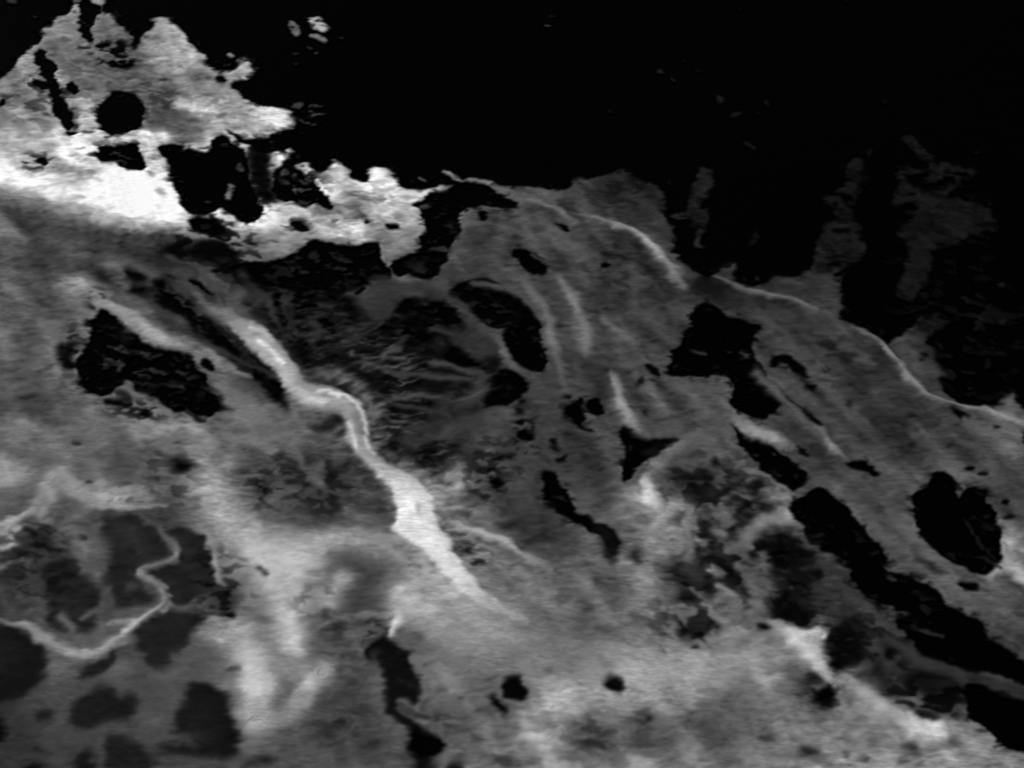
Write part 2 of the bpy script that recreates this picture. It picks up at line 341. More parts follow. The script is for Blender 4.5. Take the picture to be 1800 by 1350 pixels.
HOLES = [
('A',0,[(175,290),(210,275),(245,270),(270,325),(302,340),(300,420),(330,510),(365,560),(387,620),(400,698),(352,698),(310,645),(290,590),(293,520),(258,475),(243,405),(215,375),(198,325)]),
('A',0,[(437,-60),(434,0),(480,8),(530,35),(528,75),(490,120),(482,170),(505,215),(478,245),(436,218),(418,160),(425,80),(422,-60)]),
('A',0,[(620,485),(700,505),(740,540),(755,590),(745,660),(700,700),(620,722),(560,720),(520,690),(508,650),(525,590),(560,520)]),
('A',0,[(360,450),(395,440),(415,470),(415,505),(395,505),(362,485)]),
('A',6,[(345,710),(400,700),(430,720),(390,735)]),
('A',0,[(170,430),(215,445),(265,455),(260,485),(230,490),(190,470)]),
('A',10,[(0,520),(25,525),(45,560),(20,570),(0,560)]),
('A',18,[(195,845),(240,845),(260,890),(225,895),(190,870)]),
('A',5,[(505,820),(540,830),(520,780),(590,790),(620,775),(700,765),(740,800),(760,850),(775,905),(700,910),(640,890),(580,860),(520,850)]),
('A',16,[(1285,790),(1400,760),(1440,850),(1420,950),(1480,1040),(1400,1080),(1330,980)],5),
('A',0,[(840,765),(960,765),(970,790),(1020,785),(1080,805),(1110,790),(1115,750),(1160,710),(1200,720),(1230,760),(1280,790),(1310,850),(1320,960),(1340,1000),(1390,1100),(1385,1130),(1330,1185),(1270,1175),(1210,1120),(1160,1095),(1100,1120),(1060,1135),(990,1130),(960,1080),(925,1010),(905,920),(880,830),(835,800)]),
('A',6,[(1165,675),(1330,745),(1480,720),(1560,780),(1400,800),(1340,790),(1200,700)]),
('A',8,[(1480,870),(1530,820),(1560,870),(1620,930),(1700,1000),(1760,1060),(1775,1100),(1740,1100),(1680,1060),(1600,1100),(1560,1060),(1480,1050),(1430,1010),(1440,920)]),
('A',16,[(1520,1165),(1570,1165),(1615,1190),(1620,1222),(1560,1215)]),
('A',8,[(980,1130),(1060,1170),(1140,1160),(1180,1220),(1060,1220),(1000,1190)],3),
('A',22,[(920,1290),(1060,1270),(1210,1270),(1220,1370),(930,1370)],6),
('-',2,[(395,465),(470,455),(520,445),(550,415),(575,425),(600,432),(650,424),(668,430),(670,450),(690,475),(680,500),(640,500),(600,520),(560,510),(520,515),(470,500),(430,500),(400,480)]),
('-',0,[(720,358),(745,350),(750,338),(790,332),(805,318),(835,318),(860,325),(880,340),(912,352),(912,358),(890,365),(855,360),(815,365),(805,380),(812,395),(808,405),(795,425),(785,450),(770,490),(740,492),(715,480),(700,490),(685,475),(700,455),(735,445),(740,430),(738,410),(748,400),(745,380),(730,365)]),
('B',4,[(720,1110),(760,1112),(782,1150),(745,1158)]),
('B',2,[(1095,1170),(1160,1175),(1212,1205),(1190,1217),(1120,1197)]),
('B',50,[(105,1155),(145,1160),(140,1182),(110,1180)]),
('B',6,[(215,1190),(270,1172),(315,1185),(322,1205),(270,1212)]),
('-',2,[(895,435),(915,436),(945,446),(960,470),(963,484),(945,484),(925,474),(908,457)]),
('E',3,[(690,125),(760,125),(860,165),(950,230),(1000,290),(1035,330),(1030,430),(1060,490),(1080,560),(1070,610),(1000,620),(930,600),(900,540),(870,470),(840,430),(900,390),(800,390),(720,340),(640,240),(560,210),(600,160)]),
('E',5,[(860,610),(930,630),(970,680),(975,720),(940,735),(900,780),(860,800),(780,800),(740,790),(790,720),(800,660),(840,620)]),
('E',14,[(770,500),(830,480),(850,590),(800,650),(740,640)],4),
('E',5,[(1165,810),(1240,785),(1300,850),(1250,890),(1340,940),(1290,935),(1210,885)]),
('E',4,[(1300,790),(1340,762),(1380,785),(1388,830),(1350,862),(1310,830)]),
('E',5,[(1240,762),(1277,762),(1270,800),(1245,792)]),
('E',5,[(1470,900),(1540,938),(1620,965),(1720,975),(1795,968),(1740,1010),(1680,1050),(1600,1080),(1550,1130),(1510,1195),(1488,1185),(1490,1060),(1470,980)]),
('E',22,[(1600,1000),(1740,985),(1680,1040),(1590,1075)],4),
('E',3,[(1055,1150),(1110,1140),(1160,1220),(1200,1300),(1240,1360),(1300,1400),(1420,1450),(1480,1510),(1480,1570),(1400,1540),(1310,1450),(1210,1420),(1140,1370),(1070,1270)]),
('H',28,[(1290,60),(1400,90),(1480,150),(1490,220),(1430,275),(1380,260),(1400,200),(1345,180),(1360,140)],4),
('E',6,[(1360,38),(1400,28),(1418,52),(1372,62)]),
('E',6,[(935,940),(960,928),(1045,965),(1000,980),(920,985)]),
('-',0,[(1212,545),(1240,535),(1270,550),(1285,565),(1320,570),(1342,578),(1325,592),(1315,615),(1330,635),(1345,655),(1360,680),(1390,705),(1430,735),(1448,750),(1435,748),(1405,735),(1370,710),(1358,735),(1330,740),(1295,722),(1280,700),(1290,675),(1270,662),(1230,660),(1180,665),(1168,650),(1178,625),(1195,610),(1200,590),(1215,575)]),
('E',12,[(1595,585),(1640,590),(1690,635),(1650,650),(1610,620)]),
('F',7,[(465,600),(480,560),(540,522),(575,545),(612,570),(632,610),(662,642),(640,652),(590,622),(560,582),(540,562),(510,602)]),
('F',30,[(580,620),(650,650),(700,710),(745,765),(700,750),(620,680)],3),
('F',8,[(645,700),(690,698),(712,720),(660,717)]),
('F',5,[(850,1095),(930,1078),(980,1100),(1055,1157),(1000,1150),(950,1132),(880,1122)]),
('F',3,[(235,855),(270,890),(330,950),(420,990),(500,1030),(560,1060),(620,1120),(665,1165),(640,1200),(600,1230),(560,1210),(480,1180),(400,1110),(350,1040),(300,960),(250,900)]),
('-',0,[(1385,880),(1413,875),(1420,860),(1437,855),(1463,865),(1485,885),(1500,902),(1520,937),(1550,963),(1557,980),(1562,1000),(1573,1008),(1593,1008),(1630,1023),(1657,1043),(1667,1063),(1693,1077),(1727,1090),(1735,1100),(1732,1117),(1767,1137),(1780,1147),(1830,1180),(1830,1215),(1800,1207),(1780,1200),(1747,1183),(1720,1183),(1700,1183),(1667,1167),(1627,1157),(1607,1133),(1583,1100),(1577,1077),(1570,1063),(1553,1060),(1520,1043),(1497,1013),(1492,983),(1470,977),(1440,963),(1417,940),(1403,917),(1390,900)]),
('I',0,[(1485,900),(1560,905),(1620,945),(1700,980),(1800,985),(1900,990),(2300,1200),(2300,1500),(1900,1350),(1800,1290),(1720,1270),(1650,1210),(1560,1130),(1500,1050),(1480,960)]),
('-',0,[(1643,830),(1663,833),(1675,850),(1682,880),(1700,853),(1730,857),(1735,880),(1752,900),(1757,927),(1760,960),(1763,990),(1745,1007),(1733,1010),(1695,1003),(1667,983),(1633,960),(1615,940),(1603,915),(1605,880),(1615,865),(1633,855)]),
('F',3,[(1480,1100),(1532,1108),(1522,1132),(1468,1132)]),
('F',14,[(1700,1288),(1742,1300),(1722,1322),(1700,1310)]),
('F',3,[(1785,930),(1830,925),(1830,1020),(1788,990)]),
('F',4,[(1405,803),(1500,828),(1532,865),(1480,872),(1430,832)]),
('F',10,[(1625,888),(1685,903),(1652,912)]),
('F',14,[(585,1008),(620,1008),(692,1062),(640,1052)]),
('I',6,[(1455,358),(1500,365),(1565,390),(1530,422),(1480,412)]),
('I',24,[(1190,220),(1260,245),(1390,318),(1370,330),(1260,280)],3),
('I',24,[(460,160),(520,90),(570,90),(590,130),(690,200),(730,270),(720,350),(660,370),(700,430),(690,560),(620,590),(550,580),(470,540),(470,450),(560,400),(470,360),(450,250)],5),
('I',45,[(990,500),(1060,560),(1110,640),(1180,760),(1190,900),(1100,960),(1000,900),(960,800),(990,680)],8),
('I',17,[(740,650),(800,620),(830,560),(920,540),(970,600),(980,680),(960,780),(880,820),(810,850),(760,800),(720,720)],3),
('I',36,[(70,0),(110,20),(150,80),(190,150),(130,160),(90,100)],4),
('I',38,[(230,100),(280,75),(312,110),(295,180),(250,175)],4),
('I',40,[(160,290),(230,270),(320,290),(270,332),(190,320)],3),
('I',42,[(85,370),(150,380),(185,475),(120,455)],3),
('I',34,[(-20,410),(80,430),(120,480),(-20,470)],4),
('I',28,[(120,575),(180,568),(192,612),(140,612)],3),
('I',20,[(1200,820),(1300,830),(1450,890),(1480,950),(1380,980),(1260,960),(1200,900)],5),
('I',20,[(1240,1040),(1330,1050),(1372,1090),(1300,1112),(1240,1092)],3),
('D',4,[(500,300),(540,285),(600,320),(680,370),(740,430),(800,465),(870,490),(960,505),(1010,530),(1030,590),(1080,620),(1090,650),(1150,700),(1240,780),(1250,810),(1160,800),(1120,830),(1060,830),(1010,800),(930,830),(880,790),(830,740),(770,720),(700,700),(690,640),(640,660),(590,720),(520,745),(480,720),(430,680),(395,620),(400,560),(440,520),(470,470),(480,430),(500,400),(490,350)]),
('D',24,[(638,395),(680,400),(690,470),(645,470)],3),
('D',22,[(330,490),(380,450),(430,470),(380,530),(390,600),(350,630),(320,600),(310,540)],3),
('D',12,[(560,740),(640,748),(685,800),(620,782),(530,775)],2),
('D',14,[(745,790),(780,800),(780,842),(748,842)],2),
('D',9,[(660,160),(820,160),(830,110),(870,170),(940,180),(1000,220),(1050,270),(1120,330),(1200,370),(1260,430),(1300,480),(1380,520),(1450,570),(1500,640),(1500,760),(1540,840),(1480,780),(1380,670),(1310,630),(1240,560),(1160,520),(1110,470),(1030,430),(960,400),(1000,330),(880,300),(800,250),(700,210)],4),
('D',48,[(800,270),(880,310),(960,360),(1000,370),(990,420),(900,380),(820,320)],4),
('D',6,[(990,110),(1060,140),(1140,200),(1180,230),(1170,250),(1080,210),(1010,160)]),
('D',12,[(860,88),(920,100),(942,132),(880,112)]),
('D',4,[(1085,80),(1180,58),(1225,90),(1190,112)]),
('D',48,[(490,75),(560,90),(590,155),(520,130)],4),
('D',8,[(1040,530),(1110,540),(1152,590),(1110,602)]),
('D',34,[(920,1060),(970,1040),(1012,1080),(1002,1120),(940,1142),(890,1130)],4),
('D',55,[(1440,1000),(1510,1000),(1500,1060),(1420,1070)],4),
('D',50,[(1560,1060),(1620,1010),(1642,1080),(1620,1172),(1560,1150)],5),
('D',58,[(1640,1240),(1760,1220),(1810,1260),(1810,1370),(1680,1370)],8),
('-',4,[(328,382),(350,378),(385,388),(398,402),(385,412),(350,412),(335,400)],2),('-',10,[(345,420),(375,424),(400,425),(412,440),(415,462),(392,482),(372,470),(350,450)],3),
('-',12,[(292,432),(312,428),(332,440),(330,462),(305,455)],3),('-',8,[(405,470),(440,480),(470,505),(520,520),(560,520),(540,545),(480,530),(430,505)],4),
('-',10,[(215,470),(250,478),(270,495),(240,500),(218,488)],2.5),('-',6,[(272,500),(300,492),(325,508),(350,535),(335,545),(300,530),(280,516)],2),('-',6,[(365,505),(385,515),(398,540),(380,530)],2),('-',5,[(408,560),(440,600),(470,628),(455,635),(420,605),(398,580)],3),
# the dark grey patches of the lower left
('G',42,[(560,0),(740,0),(800,60),(830,120),(870,170),(900,210),(860,250),(780,290),(730,330),(740,400),(800,440),(830,480),(750,500),(600,510),(540,440),(530,330),(600,250),(560,150),(530,60)],2.5),
('G',42,[(900,90),(980,80),(1060,120),(1110,180),(1130,270),(1180,380),(1210,430),(1060,440),(1000,480),(900,500),(880,430),(800,360),(800,310),(900,290),(960,240),(940,160),(880,110)],2.2),
('G',40,[(320,240),(370,240),(420,290),(450,350),(520,380),(530,480),(520,600),(480,640),(290,640),(240,560),(270,480),(230,400),(225,300)],3),
('G',48,[(120,120),(220,100),(290,140),(270,200),(170,210),(100,170)],3),
('G',46,[(10,230),(100,208),(112,260),(40,272)],2.5),
('G',30,[(-200,560),(0,590),(100,610),(170,650),(240,720),(260,780),(230,870),(170,950),(60,1000),(0,1000),(-200,1040)],2.5),
('G',24,[(-200,800),(0,820),(160,860),(130,950),(60,990),(0,995),(-200,1040)],8),
('G',40,[(440,830),(520,770),(600,730),(640,720),(570,830),(470,880),(400,885)],2),
('G',40,[(760,600),(830,530),(950,515),(1060,540),(1090,600),(980,650),(1000,700),(960,750),(880,740),(910,800),(860,840),(790,820),(760,750),(710,720),(720,650)],2.5),
('G',34,[(440,970),(520,930),(540,900),(600,960),(620,1000),(650,960),(720,950),(740,1020),(700,1080),(600,1110),(480,1140),(400,1140),(370,1090),(400,1010)],2.5),
('G',32,[(180,1090),(220,1050),(302,1050),(290,1100),(230,1122)],2.5),
('G',33,[(980,920),(1040,895),(1120,910),(1180,950),(1210,1020),(1220,1090),(1260,1160),(1275,1250),(1230,1320),(1100,1310),(900,1290),(820,1240),(900,1230),(1080,1220),(1060,1195),(960,1190),(910,1140),(930,1040),(990,1000)],2.5),
('G',36,[(560,1200),(640,1180),(740,1220),(760,1270),(840,1310),(760,1400),(560,1400)],3),
('G',28,[(380,1290),(500,1250),(490,1400),(380,1400)],3),
('G',14,[(-40,1080),(35,1085),(42,1200),(-40,1225)],3),
('G',18,[(130,1345),(200,1320),(215,1400),(130,1400)],3),
('G',38,[(1390,1290),(1440,1290),(1485,1320),(1350,1340),(1300,1380),(1280,1360)],3),
('G',60,[(1180,380),(1260,420),(1250,560),(1160,560),(1060,520),(1060,440)],6),
('H',26,[(130,800),(120,760),(160,700),(210,650),(260,680),(320,720),(370,800),(400,880),(400,1000),(370,1030),(330,980),(280,1000),(320,1060),(390,1110),(430,1150),(400,1180),(340,1140),(260,1090),(230,1000),(225,880),(200,800)],2.2),
('H',75,[(165,745),(195,750),(195,800),(150,800)],2.5),
('H',2,[(350,1140),(430,1160),(500,1170),(552,1210),(555,1255),(510,1295),(430,1312),(370,1290),(345,1230)],2.5),
('H',18,[(360,1290),(500,1300),(520,1400),(380,1400)],5),
('H',26,[(880,880),(930,872),(965,910),(985,960),(970,1000),(900,1012),(860,980),(848,920)],2.2),
('H',28,[(790,970),(820,980),(890,1050),(870,1077),(820,1052),(790,1010)],2.2),
('H',36,[(1385,890),(1440,862),(1482,880),(1492,930),(1440,965),(1400,942),(1373,920)],2.2),
('H',34,[(555,1335),(610,1300),(660,1340),(680,1400),(560,1400)],3),
]
for h in HOLES:
    region(h[0], h[1], h[2], h[3] if len(h) > 3 else 1.2)
for s in [('E',725,910,22,20,14),('E',1120,990,24,20,12),('E',955,780,24,20,12),('E',930,830,20,22,12),('E',935,890,22,14,12),
          ('E',825,1080,34,18,14),('E',890,1075,30,20,22),('E',825,1200,32,24,12),('E',1165,1082,30,14,14),('E',1125,1030,18,20,20),
          ('E',785,1130,28,8,22),('E',760,1285,26,10,50),('E',1180,752,22,10,16),('E',1605,830,20,20,45),('E',1570,670,22,30,30),
          ('F',865,790,30,20,45),('F',1275,525,24,10,16),('F',1270,555,24,8,18),('F',1575,1150,26,14,22),('F',1715,1300,20,16,8),
          ('F',170,1090,20,30,40),('F',390,1205,26,40,42),('F',30,1190,60,45,45,5),('F',120,1170,60,45,42,5),('F',280,1180,60,26,45,3),
          ('I',375,215,26,46,36),('I',315,410,28,42,22),('I',10,640,30,42,26),('I',60,712,30,12,50),('I',430,602,36,24,30),
          ('I',345,28,32,26,52),('I',75,200,24,34,45),('I',695,875,55,34,42,4),('I',755,972,62,60,26,4),('I',440,1190,52,18,38,2.5),
          ('I',670,1250,52,30,48,4),('I',1190,1242,60,28,78,4),('I',1390,1212,80,30,84,5),('I',1090,730,44,34,20,3),('I',1020,800,18,50,24,2.5),
          ('I',1720,20,26,18,16),('I',1170,1130,24,8,100),('I',970,1300,24,20,88),
          ('D',1390,1220,60,50,58,4),('D',1740,1150,46,60,60,4),('D',1700,900,60,40,48,4),('D',415,985,32,12,62),('D',460,1190,30,9,62),
          ('D',630,1070,30,18,70,3),('D',300,880,90,12,72,3),('D',600,1350,120,20,66,4),
          ('G',1195,437,18,16,34),('G',1220,548,34,16,38),('G',1395,322,26,18,78),('G',1360,305,24,16,95),('G',1720,545,30,18,78),('G',1740,222,28,10,105),
          ('G',1380,572,70,20,96,4),('G',1230,357,20,8,80),('G',1240,830,40,18,66),('G',1720,1160,66,50,56,5),('G',1780,1110,30,14,45),('G',1010,400,60,30,42),
          ('G',80,330,40,30,52),('G',690,400,40,26,62),('G',440,140,30,12,55),
          ('H',655,30,36,25,42),('H',712,90,34,14,38,2,20),('H',880,75,44,28,46),('H',670,215,30,18,58),('H',725,287,42,14,70),
          ('H',1370,382,36,16,70,2.5,40),('H',1295,532,30,28,66,3),('H',1272,602,36,38,95,4),('H',1552,242,28,28,42),('H',190,575,32,12,74),
          ('H',80,602,80,7,72),('H',55,906,22,8,72),('H',510,940,30,30,88,4),('H',1342,1225,60,18,66,4),('H',1590,1085,34,24,46,3,15),
          ('H',440,1020,20,36,52,3),('H',492,1107,24,18,50,3),('H',860,1322,60,26,58,4),('H',40,760,40,8,64),('H',40,850,30,20,88,3),
          ('A',340,230,24,18,105),('A',640,355,60,10,16),('A',690,352,30,6,12),('A',545,255,26,14,28),('A',640,310,40,12,30),('A',575,240,16,20,40),
          ('A',870,430,24,10,80),('A',885,572,26,10,70),('A',870,520,30,10,95),('A',580,455,34,8,100),('A',450,262,40,6,20),('A',480,715,26,8,70),
          ('A',1165,425,30,22,0),('A',840,1015,45,24,190,4,30),('A',800,925,26,8,110,2,40),('A',1440,870,10,8,60),('A',400,610,24,50,110,3),('A',410,680,20,20,70)]:
    spot(*s)

# ---- foam lying in the openings and on the black water, with painted glints
ISLES = [
('A',45,[(40,0),(75,0),(90,25),(75,30),(50,20)]),('A',40,[(170,85),(205,84),(205,92),(175,94)]),
('A',150,[(470,0),(520,0),(550,25),(540,32),(500,28),(475,15)]),
('A',130,[(1635,105),(1680,108),(1715,140),(1728,185),(1700,188),(1660,165),(1640,135)]),
('A',105,[(1515,122),(1560,128),(1592,165),(1582,212),(1555,210),(1530,175)]),
('A',100,[(1632,205),(1660,192),(1700,208),(1728,240),(1700,242),(1650,222)]),
('A',60,[(1615,260),(1640,258),(1655,270),(1630,274)]),('A',60,[(1650,292),(1680,290),(1688,300),(1660,302)]),
('A',28,[(1545,292),(1578,292),(1575,312),(1550,308)]),('A',26,[(1545,345),(1575,345),(1570,358),(1548,358)]),
('A',110,[(1188,298),(1215,294),(1238,322),(1215,326)]),
('A',100,[(1340,366),(1366,368),(1366,374),(1342,374)]),
('A',60,[(1535,545),(1590,545),(1605,562),(1590,580),(1540,572)]),('A',70,[(1655,568),(1680,560),(1695,574),(1668,580)]),
('A',38,[(1615,608),(1650,605),(1655,628),(1620,630)]),('A',70,[(1620,652),(1665,655),(1660,661),(1625,660)]),
('A',200,[(1535,618),(1580,622),(1580,632),(1540,632)]),
('A',160,[(1540,870),(1575,858),(1630,865),(1635,895),(1600,900),(1560,885)]),
('A',100,[(1180,1040),(1212,960),(1242,960),(1228,1020),(1200,1052)]),('A',55,[(1235,850),(1275,862),(1282,912),(1250,902)]),
('A',70,[(1070,1058),(1110,1062),(1110,1067),(1075,1066)]),
('A',150,[(1725,835),(1760,838),(1790,850),(1750,850)]),
('A',50,[(630,860),(670,855),(700,880),(660,895)]),
('A',90,[(1480,890),(1520,905),(1510,930),(1480,925)]),('A',80,[(1540,910),(1600,935),(1640,970),(1600,965),(1550,940)]),
('B',120,[(528,900),(545,893),(600,918),(658,945),(640,952),(590,940)]),('B',75,[(400,915),(440,928),(458,955),(425,942)]),
('B',100,[(650,935),(700,935),(790,955),(840,985),(760,968),(700,948)]),
('B',60,[(395,1090),(455,1062),(470,1085),(420,1108)]),('B',24,[(550,1158),(600,1165),(640,1195),(590,1185)]),
('B',50,[(455,1300),(520,1290),(590,1310),(560,1325),(480,1318)]),
('B',130,[(1075,120),(1112,124),(1113,128),(1078,126)]),('B',38,[(1095,65),(1135,68),(1136,72),(1100,70)]),('B',100,[(-6,213),(18,216),(18,220),(-6,218)]),  # thin pale slivers: glints on the water, painted in as foam colour
('B',24,[(1655,362),(1690,365),(1710,392),(1680,394)]),('B',20,[(1718,400),(1745,408),(1770,432),(1740,428)]),
('B',16,[(1405,572),(1432,572),(1448,602),(1425,602)]),('B',10,[(1525,485),(1550,487),(1548,498),(1528,496)]),
('B',12,[(1720,945),(1745,950),(1748,985),(1725,985)]),('B',30,[(1725,1140),(1770,1120),(1830,1120),(1850,1150),(1780,1162)]),
('C',24,[(298,46),(332,48),(330,56),(300,54)]),('C',9,[(292,150),(315,150),(312,158),(294,157)]),
('C',16,[(-5,308),(25,318),(20,328),(-5,322)]),('C',20,[(60,376),(105,376),(105,386),(70,388)]),('C',9,[(78,320),(100,320),(100,330),(80,330)]),
('C',20,[(165,515),(190,505),(220,518),(226,540),(205,557),(178,550)]),('C',10,[(78,518),(98,518),(96,528),(80,528)]),
('C',22,[(420,545),(445,545),(465,572),(450,580),(428,562)]),('C',18,[(255,622),(285,598),(310,605),(310,628),(280,636),(258,634)]),
('C',18,[(365,600),(395,602),(403,618),(382,622)]),('C',22,[(315,752),(340,758),(365,782),(392,790),(370,806),(345,798)]),
('C',9,[(335,630),(370,632),(375,640),(340,638)]),('C',8,[(330,680),(355,680),(352,688),(332,688)]),
('C',12,[(685,865),(715,872),(705,882),(688,878)]),('C',16,[(965,840),(970,800),(990,788),(1004,808),(990,835),(970,848)]),
('C',14,[(1045,520),(1060,530),(1082,550),(1065,557),(1050,545)]),('C',12,[(1155,482),(1180,488),(1180,497),(1160,496)]),('C',10,[(1075,618),(1095,625),(1095,640),(1078,635)]),
('C',14,[(1532,800),(1548,794),(1560,805),(1550,820),(1536,816)]),('C',18,[(1600,1055),(1615,1055),(1630,1085),(1610,1088)]),
('C',12,[(745,988),(768,996),(770,1010),(752,1005)]),
('C',18,[(830,0),(870,0),(880,14),(845,10)]),
# grey scraps at the far right
('C',26,[(70,890),(130,900),(160,930),(168,980),(140,1020),(125,1060),(90,1085),(85,1108),(145,1110),(150,1140),(125,1190),(105,1240),(95,1280),(105,1318),(80,1322),(55,1290),(65,1230),(60,1160),(20,1130),(20,1060),(45,980),(70,930)]),
('C',34,[(60,1265),(90,1275),(100,1315),(80,1322),(62,1295)]),
('C',18,[(358,1240),(375,1228),(386,1260),(380,1300),(355,1312),(350,1290)]),('C',10,[(150,1300),(175,1310),(182,1350),(160,1335)]),
('C',20,[(850,905),(870,862),(905,852),(950,870),(960,930),(965,985),(930,1010),(915,1080),(895,1105),(860,1090),(850,1060),(805,1040),(820,1015),(850,990)]),
('C',22,[(722,1075),(745,1048),(800,1050),(850,1090),(885,1110),(905,1180),(945,1240),(970,1310),(930,1350),(940,1400),(700,1470),(690,1400),(780,1350),(730,1290),(760,1215),(800,1150),(760,1100)]),
('C',18,[(1157,730),(1185,712),(1220,740),(1260,800),(1340,850),(1290,862),(1240,820),(1170,770)]),
('C',22,[(1150,893),(1200,895),(1290,915),(1300,865),(1420,865),(1500,895),(1520,880),(1545,900),(1540,930),(1480,925),(1465,960),(1430,1000),(1440,1040),(1520,1060),(1590,1085),(1640,1130),(1662,1190),(1650,1225),(1590,1222),(1560,1245),(1480,1260),(1400,1300),(1330,1320),(1310,1400),(1290,1480),(1240,1560),(1180,1600),(1110,1540),(1170,1420),(1190,1290),(1110,1235),(1180,1195),(1190,1140),(1085,1105),(1100,1040),(1150,1005),(1100,935)]),
('F',20,[(-20,-20),(0,-10),(0,0),(0,0)]),
('F',44,[(30,495),(70,498),(118,520),(120,536),(60,526)]),('F',30,[(215,512),(240,515),(250,530),(225,528)]),('F',46,[(278,513),(310,518),(365,548),(345,562),(300,535)]),
('F',24,[(1190,285),(1240,288),(1240,298),(1195,298)]),('F',26,[(1485,425),(1510,425),(1555,460),(1535,465),(1500,445)]),
('F',14,[(1550,180),(1575,190),(1580,220),(1555,215)]),('F',18,[(1670,130),(1710,130),(1710,165),(1685,170)]),
('F',14,[(1540,350),(1600,250),(1640,245),(1700,300),(1800,280),(1800,300),(1720,330),(1640,350),(1550,370)]),
('F',18,[(1560,580),(1585,560),(1610,530),(1630,535),(1625,585),(1590,595)]),('F',24,[(1690,608),(1730,608),(1725,618),(1692,620)]),
('F',16,[(1250,200),(1290,185),(1310,215),(1280,235)]),('F',12,[(1230,120),(1270,140),(1280,165),(1250,155)]),
('F',26,[(1470,685),(1500,690),(1540,705),(1500,710)]),('F',22,[(1370,600),(1410,595),(1450,650),(1400,655)]),
('F',14,[(1570,730),(1640,735),(1690,715),(1720,720),(1640,760),(1560,770)]),
('F',20,[(1330,440),(1380,470),(1350,500)]),('F',44,[(370,118),(415,130),(412,140),(385,132)]),
('F',10,[(1560,60),(1610,70),(1600,80),(1565,72)]),
('I',60,[(1125,520),(1160,528),(1205,532),(1200,540),(1140,540)]),('I',36,[(1150,590),(1220,602),(1280,610),(1330,625),(1360,640),(1392,664),(1370,668),(1310,640),(1240,620)]),
('I',28,[(1000,200),(1060,190),(1060,205),(1010,215)]) ,('I',26,[(680,120),(750,115),(760,125),(690,132)]),
('I',22,[(1515,15),(1545,10),(1560,35),(1530,45)]),('I',18,[(1450,195),(1480,205),(1485,220),(1455,210)]),('I',12,[(1180,408),(1200,412),(1195,420)]),
('I',40,[(1085,320),(1110,315),(1135,355),(1120,368),(1095,350)]),
('E',28,[(380,60),(420,30),(460,60),(490,90),(450,105),(400,90)]),
('D',12,[(870,640),(920,650),(945,680),(905,665)]),('D',26,[(740,665),(800,668),(850,690),(800,690)]),('D',22,[(1030,695),(1070,700),(1060,770),(1030,750)]),
('D',42,[(960,790),(1010,800),(1080,850),(1060,865),(1000,840)]),('D',38,[(600,700),(650,695),(700,730),(690,800),(640,750),(600,735)]),('D',30,[(610,485),(700,490),(800,500),(760,520),(660,520)]),
('H',60,[(290,1000),(340,1020),(380,1040),(480,1090),(440,1110),(360,1080),(300,1040)]),
]
for s in ISLES:
    region(s[0], s[1] * (1.1 if s[0] == 'C' else 1), s[2], 1.0 if s[0] != 'C' else 1.8)
for s in [('C',1250,935,45,14,0),('C',1210,960,50,26,0),('C',1340,985,90,20,0,None,-15),('C',1400,950,30,14,0),('C',1455,918,46,12,0),('C',1385,918,24,8,0),('C',1185,1105,46,24,2),('C',1130,1130,40,30,0),
          ('C',1420,1028,34,18,2),('C',1205,1035,24,10,6),('C',865,1055,30,10,0),('C',1600,1185,50,16,10),('C',1360,1290,30,12,8),('C',790,1095,20,10,4),('C',830,1230,50,16,8),
          ('F',790,60,50,10,4),('F',820,110,30,14,4),('F',800,20,60,8,8),('F',1380,690,50,18,4,None,40),('F',1420,730,50,12,4,None,30)]:
    spot(*s)

# ---- torn, stringy foam between the big ridge and the sheet on the right
FIB = [(440,510),(500,500),(620,515),(640,545),(700,520),(740,530),(800,560),(830,600),(862,640),(885,680),(860,722),(835,725),(820,770),(800,810),(740,835),(700,810),(660,795),(655,740),(630,690),(560,672),(530,640),(505,600),(470,560),(425,530)]
ys, xs, fm = mask_poly(smooth(FIB, 2), 6.0)
n1 = spec(11, 64, 8, math.radians(16), 2); n2 = spec(12, 56, 7, math.radians(-14), 2); n3 = spec(13, 90, 70, 0, 2); nb = spec(14, 16, 7, 0.2, 3)
fil = np.clip(1.05 - np.abs(n1) * 2.3, 0, 1) ** 1.2 + 0.8 * np.clip(1.0 - np.abs(n2) * 2.5, 0, 1) ** 1.2
lo = np.interp(GV[ys, xs], [500, 580, 660, 820], [2, 8, 20, 20])
hi = np.interp(GV[ys, xs], [500, 560, 640, 820], [20, 30, 46, 28])
F_ = lo + hi * np.clip(fil[ys, xs] * (0.55 + 0.45 * n3[ys, xs]), 0, 1.3) + 5 * nb[ys, xs]
T[ys, xs] += (np.clip(F_, 2, 140) - T[ys, xs]) * fm
